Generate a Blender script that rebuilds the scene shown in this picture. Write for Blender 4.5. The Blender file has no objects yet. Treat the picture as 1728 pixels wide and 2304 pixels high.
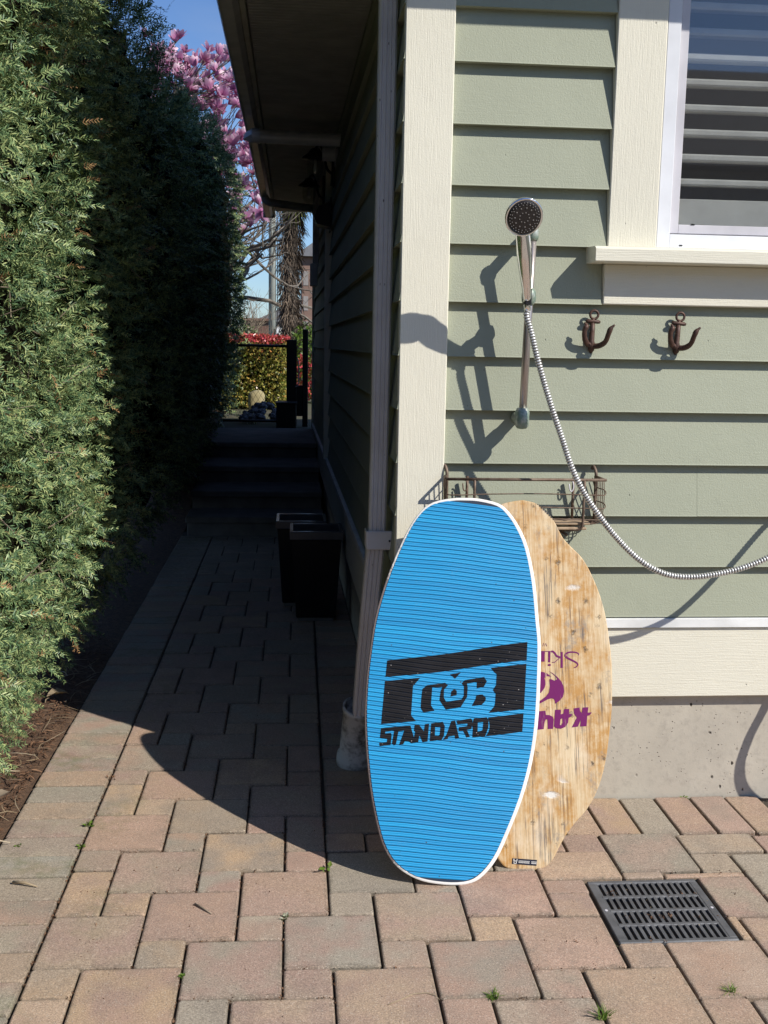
import bpy, math, random
import numpy as np
from mathutils import Vector, Matrix
from mathutils.geometry import tessellate_polygon

random.seed(7)
rng = np.random.default_rng(11)
scene = bpy.context.scene
COL = scene.collection

# ------------------------------------------------------------------ camera
cam_d = bpy.data.cameras.new("camera")
cam = bpy.data.objects.new("camera", cam_d)
COL.objects.link(cam)
scene.camera = cam
cam_d.sensor_fit = 'HORIZONTAL'
cam_d.sensor_width = 36.0
cam_d.lens = 50.0
cam_d.clip_start = 0.05
cam_d.clip_end = 2000.0
YAW, PIT, ROL = 0.085976, 0.154717, 0.017602
fw = Vector((math.sin(YAW), math.cos(YAW), 0)); rt = Vector((math.cos(YAW), -math.sin(YAW), 0)); up = Vector((0, 0, 1))
fw, up = fw * math.cos(PIT) - up * math.sin(PIT), up * math.cos(PIT) + fw * math.sin(PIT)
rt, up = rt * math.cos(ROL) + up * math.sin(ROL), up * math.cos(ROL) - rt * math.sin(ROL)
cam.matrix_world = Matrix(((rt.x, up.x, -fw.x, 0.0), (rt.y, up.y, -fw.y, 0.0), (rt.z, up.z, -fw.z, 1.45), (0, 0, 0, 1)))

# ------------------------------------------------------------------ sky, sun, exposure
SUN = Vector((1.0, -0.83, 1.04)).normalized()
world = bpy.data.worlds.new("World")
scene.world = world
world.use_nodes = True
wn = world.node_tree
wn.nodes.clear()
w_out = wn.nodes.new("ShaderNodeOutputWorld")
w_bg = wn.nodes.new("ShaderNodeBackground")
sky = wn.nodes.new("ShaderNodeTexSky")
sky.sky_type = 'NISHITA'
sky.sun_disc = False
sky.sun_elevation = math.asin(SUN.z)
sky.sun_rotation = math.atan2(SUN.x, SUN.y)
sky.air_density = 1.0
sky.dust_density = 0.35
sky.ozone_density = 1.5
w_bg.inputs[1].default_value = 0.092
# thin cirrus everywhere and the slightly blue balance of the photograph
tc = wn.nodes.new("ShaderNodeTexCoord"); mp = wn.nodes.new("ShaderNodeMapping"); mp.inputs['Scale'].default_value = (1.0, 1.0, 3.5)
cn = wn.nodes.new("ShaderNodeTexNoise"); cn.inputs['Scale'].default_value = 2.6; cn.inputs['Detail'].default_value = 6; cn.inputs['Distortion'].default_value = 0.6
cr_ = wn.nodes.new("ShaderNodeMapRange"); cr_.inputs[1].default_value = 0.48; cr_.inputs[2].default_value = 0.72; cr_.inputs[4].default_value = 0.30
wn.links.new(tc.outputs['Generated'], mp.inputs[0]); wn.links.new(mp.outputs[0], cn.inputs['Vector']); wn.links.new(cn.outputs[0], cr_.inputs[0])
tint = wn.nodes.new("ShaderNodeMix"); tint.data_type = 'RGBA'; tint.blend_type = 'MULTIPLY'; tint.inputs[0].default_value = 1.0; tint.inputs[7].default_value = (0.76, 0.96, 1.30, 1)
cm = wn.nodes.new("ShaderNodeMix"); cm.data_type = 'RGBA'; cm.inputs[7].default_value = (5.2, 5.6, 6.4, 1)
wn.links.new(sky.outputs[0], tint.inputs[6]); wn.links.new(tint.outputs[2], cm.inputs[6]); wn.links.new(cr_.outputs[0], cm.inputs[0]); wn.links.new(cm.outputs[2], w_bg.inputs[0])
wn.links.new(w_bg.outputs[0], w_out.inputs[0])

sun_d = bpy.data.lights.new("sun", 'SUN')
sun_d.energy = 4.9
sun_d.angle = math.radians(0.5)
sun_d.color = (1.0, 0.955, 0.88)
sun = bpy.data.objects.new("sun", sun_d)
COL.objects.link(sun)
sun.rotation_euler = SUN.to_track_quat('Z', 'Y').to_euler()

vs = scene.view_settings
vs.view_transform = 'Standard'
vs.look = 'None'
vs.gamma = 1.0
vs.use_curve_mapping = False
vs.exposure = 0.15
scene.cycles.max_bounces = 8
scene.cycles.transparent_max_bounces = 12

# ------------------------------------------------------------------ materials
class NT:
    def __init__(self, name):
        self.m = bpy.data.materials.new(name)
        self.m.use_nodes = True
        self.t = self.m.node_tree
        self.t.nodes.clear()
        self.out = self.n("ShaderNodeOutputMaterial")
        self.b = self.n("ShaderNodeBsdfPrincipled")
        self.l(self.b.outputs[0], self.out.inputs[0])
    def n(self, k): return self.t.nodes.new(k)
    def l(self, a, b): self.t.links.new(a, b)
    def set(self, sock, v):
        if hasattr(v, 'is_output'): self.l(v, sock)
        elif isinstance(v, (tuple, list)) and len(v) == 3 and sock.type == 'RGBA': sock.default_value = (*v, 1)
        else: sock.default_value = v
    def pos(self, kind='Position'):
        if kind == 'Position':
            return self.n("ShaderNodeNewGeometry").outputs['Position']
        return self.n("ShaderNodeTexCoord").outputs[kind]
    def mapping(self, vec, scale=(1, 1, 1), loc=(0, 0, 0), rot=(0, 0, 0)):
        m = self.n("ShaderNodeMapping")
        self.l(vec, m.inputs[0]); m.inputs['Scale'].default_value = scale
        m.inputs['Location'].default_value = loc; m.inputs['Rotation'].default_value = rot
        return m.outputs[0]
    def noise(self, vec, scale, detail=4, rough=0.55, dist=0.0):
        x = self.n("ShaderNodeTexNoise")
        self.l(vec, x.inputs['Vector']); x.inputs['Scale'].default_value = scale
        x.inputs['Detail'].default_value = detail; x.inputs['Roughness'].default_value = rough
        x.inputs['Distortion'].default_value = dist
        return x.outputs[0]
    def voro(self, vec, scale, feature='F1', out='Distance', rnd=1.0):
        x = self.n("ShaderNodeTexVoronoi"); x.feature = feature
        self.l(vec, x.inputs['Vector']); x.inputs['Scale'].default_value = scale
        x.inputs['Randomness'].default_value = rnd
        return x.outputs[out]
    def ramp(self, fac, stops, interp='LINEAR'):
        r = self.n("ShaderNodeValToRGB"); r.color_ramp.interpolation = interp
        e = r.color_ramp.elements
        while len(e) < len(stops): e.new(0.5)
        for i, (p, c) in enumerate(stops):
            e[i].position = p
            e[i].color = (c, c, c, 1) if isinstance(c, (int, float)) else (*c, 1)
        self.l(fac, r.inputs[0])
        return r.outputs[0]
    def mix(self, fac, a, b, mode='MIX'):
        m = self.n("ShaderNodeMix"); m.data_type = 'RGBA'; m.blend_type = mode
        self.set(m.inputs[0], fac); self.set(m.inputs[6], a); self.set(m.inputs[7], b)
        return m.outputs[2]
    def math(self, op, a, b=0.0):
        m = self.n("ShaderNodeMath"); m.operation = op
        self.set(m.inputs[0], a); self.set(m.inputs[1], b)
        return m.outputs[0]
    def bump(self, h, strength=0.3, dist=0.01, prev=None):
        b = self.n("ShaderNodeBump")
        b.inputs['Strength'].default_value = strength; b.inputs['Distance'].default_value = dist
        self.l(h, b.inputs['Height'])
        if prev is not None: self.l(prev, b.inputs['Normal'])
        return b.outputs[0]
    def base(self, c): self.set(self.b.inputs['Base Color'], c)
    def rough(self, r): self.set(self.b.inputs['Roughness'], r)
    def metal(self, r): self.set(self.b.inputs['Metallic'], r)
    def normal(self, s): self.l(s, self.b.inputs['Normal'])
    def spec(self, v): self.b.inputs['Specular IOR Level'].default_value = v

def simple(name, c, rough=0.6, metal=0.0, c2=None, scale=8.0, bump=0.0, bscale=60.0, bdist=0.002, coord='Position', spec=0.5):
    t = NT(name); p = t.pos(coord)
    if c2 is None: c2 = tuple(x * 0.78 for x in c)
    t.base(t.mix(t.ramp(t.noise(p, scale, 5), [(0.35, 0.0), (0.65, 1.0)]), c, c2))
    t.rough(rough); t.metal(metal); t.spec(spec)
    if bump: t.normal(t.bump(t.noise(p, bscale, 5), bump, bdist))
    return t.m

def painted_wood(name, c, grain, dirt=0.10, bump=0.55, gw=(0.8, 0.4, 0.0)):
    """Painted rough-sawn board; grain = position scale per axis (small value runs along the grain)."""
    t = NT(name); p = t.pos()
    g1 = t.noise(t.mapping(p, tuple(x * 2.6 if x > 40 else x * 1.2 for x in grain)), 1.0, 5, 0.62)
    g2 = t.noise(p, 210.0, 4, 0.7)
    g3 = t.noise(t.mapping(p, (16, 16, 190)), 1.0, 5, 0.65, 0.5)
    g3m = t.ramp(t.noise(p, 5.0, 3), [(0.45, 0.0), (0.62, 1.0)])
    big = t.noise(p, 2.3, 4)
    med = t.noise(p, 14.0, 5)
    dk = tuple(x * (1 - dirt * 1.6) for x in c); lt = tuple(min(1, x * 1.04) for x in c)
    colr = t.mix(t.ramp(big, [(0.3, 0.0), (0.72, 1.0)]), lt, tuple(x * (1 - dirt) for x in c))
    colr = t.mix(t.ramp(med, [(0.58, 0.0), (0.78, 0.55)]), colr, dk)
    nick = t.voro(t.mapping(p, (1.0, 1.0, 0.6)), 26.0)
    nm = t.ramp(nick, [(0.035, 1.0), (0.06, 0.0)])
    nm2 = t.math('MULTIPLY', nm, t.ramp(t.noise(p, 9.0, 2), [(0.6, 0.0), (0.64, 1.0)]))
    colr = t.mix(nm2, colr, tuple(x * 0.45 for x in c))
    t.base(colr); t.rough(0.62); t.spec(0.35)
    h = t.math('ADD', t.math('ADD', t.math('MULTIPLY', g1, gw[0]), t.math('MULTIPLY', g2, gw[1])), t.math('MULTIPLY', t.math('MULTIPLY', g3, g3m), gw[2]))
    b = t.bump(h, bump, 0.0035)
    b = t.bump(t.math('MULTIPLY', nm2, -1.0), 0.6, 0.002, b)
    t.normal(b)
    return t.m

M = {}
SAGE = (0.335, 0.352, 0.262)
CREAM = (0.745, 0.71, 0.585)
M['siding'] = painted_wood("sage_siding_paint", SAGE, (130, 130, 16), 0.07, 0.42, (0.45, 0.75, 0.6))
M['siding_side'] = painted_wood("sage_side_paint", SAGE, (12, 9, 120), 0.10, 0.5)
M['trim'] = painted_wood("cream_trim_paint", CREAM, (150, 150, 11), 0.05, 0.55)
M['trim_h'] = painted_wood("cream_trim_paint_level", CREAM, (11, 11, 150), 0.05, 0.5)
M['flash'] = simple("white_flashing", (0.80, 0.80, 0.78), 0.45)
M['vinyl'] = simple("white_vinyl", (0.86, 0.87, 0.90), 0.35, scale=3)
M['screenframe'] = simple("screen_frame_aluminium", (0.62, 0.60, 0.63), 0.4, 0.0, scale=5)
M['black'] = simple("black_paint", (0.012, 0.012, 0.013), 0.4)
M['dark'] = simple("dark_void", (0.006, 0.006, 0.006), 0.9)
M['slat'] = simple("blind_slat", (0.66, 0.65, 0.61), 0.5)
M['room'] = simple("room_dark", (0.05, 0.05, 0.055), 0.9)
M['soffit'] = simple("soffit_grey", (0.50, 0.48, 0.45), 0.6, bump=0.1)
M['fascia'] = simple("fascia_beige", (0.62, 0.58, 0.48), 0.6)
M['gutter'] = simple("gutter_beige", (0.62, 0.60, 0.58), 0.35)
M['spout'] = None
t = NT("downspout_beige"); p = t.pos()
c = t.mix(t.ramp(t.noise(p, 6, 5), [(0.35, 0.0), (0.7, 1.0)]), (0.72, 0.68, 0.66), (0.62, 0.57, 0.545))
sp = t.math('MULTIPLY', t.ramp(t.voro(t.mapping(p, (1, 1, 0.45)), 60.0), [(0.08, 1.0), (0.16, 0.0)]), t.ramp(t.noise(p, 9, 2), [(0.55, 0.0), (0.62, 1.0)]))
t.base(t.mix(sp, c, (0.09, 0.06, 0.05))); t.rough(0.38)
M['spout'] = t.m
t = NT("drain_hub_pvc"); p = t.pos()
c = t.mix(t.ramp(t.noise(p, 14, 6, 0.7), [(0.46, 0.0), (0.62, 1.0)]), (0.60, 0.57, 0.53), (0.13, 0.12, 0.105))
t.base(c); t.rough(0.5)
M['hub'] = t.m
M['pvcgrey'] = simple("pvc_pipe_grey", (0.74, 0.74, 0.77), 0.30)
M['shingle'] = simple("roof_shingle", (0.06, 0.058, 0.056), 0.9, c2=(0.10, 0.095, 0.09), scale=40, bump=0.5, bscale=90)

# concrete foundation
t = NT("foundation_concrete"); p = t.pos()
n1 = t.noise(p, 3.2, 6, 0.6); n2 = t.noise(p, 40, 6, 0.7)
c = t.mix(t.ramp(n1, [(0.3, 0.0), (0.7, 1.0)]), (0.52, 0.475, 0.395), (0.41, 0.372, 0.31))
c = t.mix(t.ramp(n2, [(0.50, 0.0), (0.75, 0.6)]), c, (0.30, 0.27, 0.23))
v1 = t.voro(t.mapping(p, (1.0, 1.0, 1.25)), 72.0); gate = t.ramp(t.noise(p, 19, 4), [(0.50, 0.0), (0.62, 1.0)])
pit = t.math('MULTIPLY', t.ramp(t.math('ADD', v1, t.math('MULTIPLY', n2, 0.25)), [(0.20, 1.0), (0.30, 0.0)]), gate)
v2 = t.voro(t.mapping(p, (1.3, 1.3, 0.9)), 22.0); gate2 = t.ramp(t.noise(p, 8, 2), [(0.53, 0.0), (0.58, 1.0)])
pit2 = t.math('MULTIPLY', t.ramp(t.math('ADD', v2, t.math('MULTIPLY', n2, 0.3)), [(0.22, 1.0), (0.29, 0.0)]), gate2)
pp = t.math('MAXIMUM', pit, pit2)
c = t.mix(pp, c, (0.05, 0.042, 0.035))
t.base(c); t.rough(0.85); t.spec(0.2)
b = t.bump(n2, 0.35, 0.003); b = t.bump(t.math('MULTIPLY', pp, -1.0), 0.8, 0.004, b)
t.normal(b); M['concrete'] = t.m

# pavers
t = NT("concrete_paver"); p = t.pos()
oi = t.n("ShaderNodeObjectInfo"); rnd = oi.outputs['Random']; oc = oi.outputs['Color']
blend = t.noise(t.mapping(p, (1, 1, 1)), 7.5, 3, 0.5)
second = t.ramp(rnd, [(0.0, (0.385, 0.285, 0.205)), (0.25, (0.305, 0.265, 0.215)), (0.5, (0.355, 0.238, 0.195)), (0.75, (0.40, 0.285, 0.205)), (1.0, (0.32, 0.225, 0.190))])
c = t.mix(t.ramp(blend, [(0.38, 0.0), (0.62, 0.95)]), oc, second)
grit = t.noise(p, 270.0, 5, 0.8)
c = t.mix(1.0, c, (1.0, 0.985, 0.94), 'MULTIPLY')
gen = t.n("ShaderNodeTexCoord").outputs['Generated']; sg = t.n("ShaderNodeSeparateXYZ"); t.l(gen, sg.inputs[0])
ex = t.math('MULTIPLY', t.math('ABSOLUTE', t.math('SUBTRACT', sg.outputs[0], 0.5)), 2.0); ey = t.math('MULTIPLY', t.math('ABSOLUTE', t.math('SUBTRACT', sg.outputs[1], 0.5)), 2.0)
edge = t.math('ADD', t.math('MAXIMUM', ex, ey), t.math('MULTIPLY', t.math('SUBTRACT', t.noise(p, 38.0, 5, 0.7), 0.5), 0.34))
c = t.mix(t.ramp(edge, [(0.90, 0.0), (1.03, 0.55)]), c, (0.125, 0.105, 0.075))
blot = t.noise(p, 4.3, 6, 0.65)
c = t.mix(t.ramp(blot, [(0.50, 0.0), (0.70, 0.40)]), c, (0.20, 0.165, 0.135))
c = t.mix(0.85, c, t.ramp(grit, [(0.28, 0.34), (0.5, 1.0), (0.70, 1.85)]), 'MULTIPLY')
spk = t.voro(p, 290.0, 'F1', 'Color')
sepn = t.n("ShaderNodeSeparateColor"); t.l(spk, sepn.inputs[0])
spd = t.math('MULTIPLY', t.ramp(sepn.outputs[0], [(0.80, 0.0), (0.95, 1.0)]), t.ramp(t.voro(p, 290.0), [(0.2, 0.75), (0.55, 0.0)]))
c = t.mix(spd, c, (0.58, 0.50, 0.41))
spk2 = t.math('MULTIPLY', t.ramp(sepn.outputs[1], [(0.80, 0.0), (0.95, 1.0)]), t.ramp(t.voro(p, 290.0), [(0.2, 0.75), (0.55, 0.0)]))
c = t.mix(spk2, c, (0.12, 0.10, 0.085))
mid = t.noise(p, 26.0, 5, 0.65)
c = t.mix(t.ramp(mid, [(0.55, 0.0), (0.80, 0.35)]), c, (0.20, 0.17, 0.14))
moss = t.math('MULTIPLY', t.ramp(t.noise(p, 3.1, 4), [(0.52, 0.0), (0.66, 1.0)]), t.ramp(t.noise(p, 22, 4), [(0.42, 0.0), (0.6, 1.0)]))
sepx = t.n("ShaderNodeSeparateXYZ"); t.l(p, sepx.inputs[0])
moss = t.math('MULTIPLY', moss, t.ramp(t.math('ADD', t.math('MULTIPLY', sepx.outputs[0], -1.6), -0.35), [(0.25, 0.0), (0.65, 0.5)]))
c = t.mix(moss, c, (0.125, 0.14, 0.045))
# efflorescence and stains have their own shapes
st = t.noise(p, 9.0, 6, 0.7)
c = t.mix(t.ramp(st, [(0.66, 0.0), (0.8, 0.35)]), c, (0.50, 0.44, 0.38))
t.base(c); t.rough(0.82); t.spec(0.25)
b = t.bump(grit, 0.55, 0.0016); b = t.bump(mid, 0.25, 0.004, b)
t.normal(b); M['paver'] = t.m

t = NT("joint_sand"); p = t.pos()
c = t.mix(t.noise(p, 90, 5), (0.085, 0.065, 0.045), (0.035, 0.026, 0.018))
c = t.mix(t.ramp(t.noise(p, 11, 4), [(0.6, 0.0), (0.72, 0.7)]), c, (0.07, 0.085, 0.02))
t.base(c); t.rough(0.95); t.normal(t.bump(t.noise(p, 160, 4), 0.6, 0.004)); M['sand'] = t.m

t = NT("mulch_soil"); p = t.pos()
c = t.mix(t.ramp(t.noise(p, 30, 6, 0.7), [(0.3, 0.0), (0.7, 1.0)]), (0.075, 0.042, 0.024), (0.20, 0.115, 0.065))
t.base(c); t.rough(0.95); t.normal(t.bump(t.noise(p, 70, 6, 0.7), 0.9, 0.02)); M['soil'] = t.m

t = NT("garden_ground"); p = t.pos()
c = t.mix(t.ramp(t.noise(p, 2.0, 8, 0.7), [(0.35, 0.0), (0.65, 1.0)]), (0.05, 0.06, 0.022), (0.085, 0.07, 0.045))
t.base(c); t.rough(0.95); M['ground'] = t.m

def leafmat(name, stops, rough=0.5, trans=0.25, nscale=3.0, spec=0.4):
    t = NT(name); g = t.n("ShaderNodeNewGeometry")
    f = t.math('ADD', t.math('MULTIPLY', g.outputs['Random Per Island'], 0.55), t.math('MULTIPLY', t.noise(g.outputs['Position'], nscale, 4), 0.45))
    c = t.ramp(f, stops)
    t.base(c); t.rough(rough); t.spec(spec)
    if trans:
        tr = t.n("ShaderNodeBsdfTranslucent"); t.l(t.mix(0.5, c, (0.20, 0.26, 0.03)), tr.inputs[0])
        mx = t.n("ShaderNodeMixShader"); mx.inputs[0].default_value = trans
        t.l(t.b.outputs[0], mx.inputs[1]); t.l(tr.outputs[0], mx.inputs[2]); t.l(mx.outputs[0], t.out.inputs[0])
    return t.m

M['yew'] = leafmat("yew_needles", [(0.14, (0.018, 0.040, 0.020)), (0.36, (0.070, 0.135, 0.060)), (0.52, (0.165, 0.245, 0.10)), (0.70, (0.31, 0.375, 0.15)), (0.86, (0.44, 0.45, 0.18)), (0.95, (0.42, 0.26, 0.10))], 0.45, 0.05, 5.0, 0.30)
M['deadyew'] = leafmat("yew_dead_needles", [(0.2, (0.16, 0.085, 0.04)), (0.6, (0.30, 0.17, 0.075)), (0.9, (0.42, 0.27, 0.12))], 0.7, 0.0, 5.0, 0.2)
M['yewcore'] = simple("foliage_gap_shade", (0.006, 0.007, 0.004), 1.0, c2=(0.009, 0.007, 0.005), scale=30, spec=0.0)  # near-black hull colour; the shade deep between the leaves is put into it
M['bark'] = simple("brown_bark", (0.07, 0.055, 0.042), 0.9, c2=(0.12, 0.10, 0.08), scale=25, bump=0.6, bscale=50)
M['greybark'] = simple("pale_grey_bark", (0.22, 0.19, 0.155), 0.9, c2=(0.10, 0.085, 0.07), scale=14, bump=0.5, bscale=60)
M['twig'] = simple("beige_twigs", (0.30, 0.24, 0.17), 0.9, c2=(0.20, 0.155, 0.11), scale=9)
M['photinia'] = leafmat("photinia_leaves", [(0.2, (0.08, 0.12, 0.02)), (0.42, (0.24, 0.25, 0.05)), (0.6, (0.42, 0.38, 0.09)), (0.76, (0.50, 0.31, 0.08)), (0.88, (0.58, 0.13, 0.06))], 0.3, 0.25, 5.0, 0.6)
M['photred'] = leafmat("photinia_new_leaves", [(0.2, (0.46, 0.04, 0.055)), (0.6, (0.62, 0.09, 0.11)), (0.85, (0.66, 0.22, 0.10))], 0.3, 0.25, 6.0, 0.6)
M['shrub'] = leafmat("pale_shrub_leaves", [(0.2, (0.05, 0.075, 0.025)), (0.5, (0.20, 0.22, 0.10)), (0.75, (0.45, 0.44, 0.33))], 0.4, 0.2)
M['green'] = leafmat("fresh_green_leaves", [(0.2, (0.07, 0.13, 0.02)), (0.6, (0.15, 0.24, 0.035)), (0.9, (0.24, 0.33, 0.06))], 0.45, 0.3, 30.0)
M['evergreen'] = leafmat("dark_evergreen_leaves", [(0.2, (0.02, 0.04, 0.015)), (0.6, (0.045, 0.075, 0.02)), (0.9, (0.08, 0.11, 0.03))], 0.4, 0.15)
M['frond'] = leafmat("palm_frond", [(0.2, (0.05, 0.065, 0.012)), (0.6, (0.14, 0.14, 0.03)), (0.9, (0.26, 0.23, 0.06))], 0.4, 0.25)
M['fibre'] = leafmat("palm_fibre", [(0.2, (0.045, 0.034, 0.026)), (0.55, (0.12, 0.092, 0.07)), (0.85, (0.26, 0.20, 0.15))], 0.8, 0.0, 2.0, 0.2)
M['straw'] = leafmat("dry_straw", [(0.2, (0.24, 0.17, 0.10)), (0.6, (0.42, 0.33, 0.21)), (0.9, (0.62, 0.52, 0.38))], 0.7, 0.1)
M['chip'] = leafmat("bark_chips", [(0.2, (0.055, 0.028, 0.016)), (0.55, (0.145, 0.075, 0.042)), (0.85, (0.27, 0.16, 0.095))], 0.85, 0.0, 9.0, 0.2)
t = NT("magnolia_petal"); oc = t.pos('Object'); sx = t.n("ShaderNodeSeparateXYZ"); t.l(oc, sx.inputs[0])
oi = t.n("ShaderNodeObjectInfo")
c = t.ramp(sx.outputs[2], [(0.0, (0.44, 0.10, 0.25)), (0.042, (0.64, 0.30, 0.46)), (0.088, (0.88, 0.74, 0.78))])
c = t.mix(t.math('MULTIPLY', oi.outputs['Random'], 0.5), c, (0.50, 0.20, 0.42))
t.base(c); t.rough(0.45)
tr = t.n("ShaderNodeBsdfTranslucent"); t.l(c, tr.inputs[0]); mx = t.n("ShaderNodeMixShader"); mx.inputs[0].default_value = 0.4
t.l(t.b.outputs[0], mx.inputs[1]); t.l(tr.outputs[0], mx.inputs[2]); t.l(mx.outputs[0], t.out.inputs[0]); M['petal'] = t.m

M['iron'] = simple("rusty_cast_iron", (0.055, 0.030, 0.024), 0.55, 0.3, c2=(0.10, 0.05, 0.034), scale=60, bump=0.3, bscale=140)
t = NT("chrome"); p = t.pos(); t.base((0.86, 0.86, 0.87)); t.metal(1.0)
t.rough(t.ramp(t.noise(p, 70, 5, 0.7), [(0.45, 0.05), (0.75, 0.22)])); M['chrome'] = t.m
M['hosemetal'] = simple("hose_steel", (0.74, 0.73, 0.70), 0.30, 0.45, scale=30)
M['hosegroove'] = simple("hose_groove", (0.055, 0.05, 0.048), 0.5, 0.3)
M['nozzleface'] = simple("shower_face_black", (0.022, 0.018, 0.017), 0.35, scale=40)
M['nozzle'] = simple("shower_nozzle", (0.34, 0.31, 0.29), 0.3)
t = NT("bar_oxidised_chrome"); p = t.pos()
c = t.mix(t.ramp(t.noise(t.mapping(p, (30, 30, 3)), 1.0, 4), [(0.4, 0.0), (0.6, 1.0)]), (0.50, 0.45, 0.42), (0.33, 0.28, 0.26))
t.base(c); t.metal(0.75); t.rough(0.32); M['bar'] = t.m
t = NT("verdigris_plated"); p = t.pos()
c = t.mix(t.ramp(t.noise(p, 45, 5), [(0.45, 0.0), (0.62, 1.0)]), (0.23, 0.30, 0.24), (0.46, 0.48, 0.43))
t.base(c); t.metal(0.35); t.rough(0.38); M['verdigris'] = t.m
M['rustwire'] = simple("rusty_wire", (0.21, 0.155, 0.115), 0.6, 0.4, c2=(0.10, 0.06, 0.04), scale=35, bump=0.3, bscale=120)
M['oldwood'] = simple("weathered_slat_wood", (0.42, 0.31, 0.20), 0.75, c2=(0.24, 0.165, 0.11), scale=25, bump=0.3, bscale=80)
M['grate'] = simple("grate_black_plastic", (0.060, 0.063, 0.070), 0.42, 0.0, c2=(0.11, 0.113, 0.122), scale=16, bump=0.15, bscale=120)
M['planter'] = simple("planter_black_glaze", (0.008, 0.008, 0.010), 0.22)
M['planter_rim'] = simple("planter_rim_sheen", (0.10, 0.10, 0.11), 0.18, spec=0.9)  # paler than the body: the sky sheen is put into this colour
M['potsoil'] = simple("potting_soil", (0.014, 0.011, 0.009), 0.95)
M['step'] = simple("step_concrete", (0.17, 0.155, 0.14), 0.85, c2=(0.11, 0.10, 0.09), scale=6, bump=0.4)
M['stone'] = simple("blue_grey_stone", (0.19, 0.19, 0.20), 0.8, c2=(0.09, 0.09, 0.10), scale=14, bump=0.7, bscale=30)
M['boulder'] = simple("sandstone_boulder", (0.40, 0.34, 0.19), 0.85, c2=(0.28, 0.235, 0.12), scale=7, bump=0.5, bscale=30)
M['pole'] = simple("pole_concrete", (0.37, 0.39, 0.35), 0.8, c2=(0.30, 0.32, 0.29), scale=3)
M['sign'] = simple("sign_white", (0.78, 0.78, 0.77), 0.5)
M['farroof'] = simple("far_roof_grey", (0.19, 0.19, 0.20), 0.85)
M['farwall'] = simple("far_wall", (0.30, 0.27, 0.25), 0.8)
M['farbrown'] = simple("far_brown_wood", (0.16, 0.085, 0.06), 0.7)
M['brick'] = simple("far_brick", (0.24, 0.15, 0.115), 0.85)
M['cable'] = simple("cable_black", (0.02, 0.02, 0.02), 0.7)
M['lampcap'] = simple("lamp_cap_dark", (0.020, 0.020, 0.022), 0.5, 0.4)
M['white'] = simple("board_edge_white", (0.78, 0.76, 0.72), 0.4, c2=(0.70, 0.66, 0.60), scale=18)
t = NT("board_rim_worn_white"); p = t.pos('Object'); sx = t.n("ShaderNodeSeparateXYZ"); t.l(p, sx.inputs[0])
wn_ = t.noise(p, 55, 6, 0.75)
lf = t.ramp(sx.outputs[0], [(0.0, 1.0), (0.02, 0.0)])
lf = t.ramp(t.math('ADD', t.math('MULTIPLY', sx.outputs[0], -4.0), 0.0), [(0.35, 0.0), (0.75, 0.42)])
wm = t.ramp(t.math('ADD', wn_, lf), [(0.66, 0.0), (0.78, 1.0)])
t.base(t.mix(wm, t.mix(t.ramp(t.noise(p, 12, 4), [(0.4, 0.0), (0.7, 1.0)]), (0.78, 0.76, 0.72), (0.68, 0.65, 0.60)), (0.20, 0.16, 0.15))); t.rough(0.45); M['rim'] = t.m
M['boardside'] = simple("board_worn_side", (0.26, 0.21, 0.19), 0.6, c2=(0.48, 0.44, 0.40), scale=70)

def glassmat(name, tint, fac=0.0):
    t = NT(name)
    tr = t.n("ShaderNodeBsdfTransparent"); tr.inputs[0].default_value = (*tint, 1)
    gl = t.n("ShaderNodeBsdfGlossy"); gl.inputs['Roughness'].default_value = 0.02
    mx = t.n("ShaderNodeMixShader")
    mx.inputs[0].default_value = fac; t.l(tr.outputs[0], mx.inputs[1]); t.l(gl.outputs[0], mx.inputs[2])
    t.l(mx.outputs[0], t.out.inputs[0]); t.t.nodes.remove(t.b)
    return t.m
M['glass'] = glassmat("window_glass", (0.80, 0.82, 0.82), 0.21)
M['lampglass'] = glassmat("lamp_glass", (0.9, 0.9, 0.88), 0.12)
t = NT("insect_screen"); p = t.pos()
wv = t.math('MAXIMUM', t.ramp(t.voro(t.mapping(p, (620, 0, 0)), 1.0), [(0.25, 1.0), (0.3, 0.0)]), 0.0)
tr = t.n("ShaderNodeBsdfTransparent"); df = t.n("ShaderNodeBsdfDiffuse"); df.inputs[0].default_value = (0.16, 0.16, 0.165, 1)
mx = t.n("ShaderNodeMixShader")
t.l(t.ramp(t.noise(t.mapping(p, (900, 1, 900)), 1.0, 2), [(0.3, 0.05), (0.7, 0.17)]), mx.inputs[0])
t.l(tr.outputs[0], mx.inputs[1]); t.l(df.outputs[0], mx.inputs[2]); t.l(mx.outputs[0], t.out.inputs[0]); M['screen'] = t.m

# blue traction pad and the worn plywood (board-local coordinates: x across, y along the board)
t = NT("blue_traction_pad"); p = t.pos('Object'); g = t.n("ShaderNodeNewGeometry")
c = t.ramp(t.math('ADD', t.math('MULTIPLY', t.n("ShaderNodeObjectInfo").outputs['Random'], 0.6), t.math('MULTIPLY', t.noise(t.mapping(p, (4, 160, 1)), 1.0, 3), 0.45)), [(0.0, (0.004, 0.20, 0.44)), (0.5, (0.004, 0.25, 0.52)), (1.0, (0.008, 0.31, 0.60))])
scf = t.noise(t.mapping(p, (3, 30, 1)), 4.0, 6, 0.7)
c = t.mix(t.ramp(scf, [(0.60, 0.0), (0.85, 0.35)]), c, (0.10, 0.40, 0.68))
spk = t.math('MULTIPLY', t.ramp(t.voro(p, 48.0), [(0.07, 1.0), (0.12, 0.0)]), t.ramp(t.noise(p, 21, 2), [(0.54, 0.0), (0.60, 1.0)]))
c = t.mix(spk, c, (0.03, 0.04, 0.06))
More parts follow.
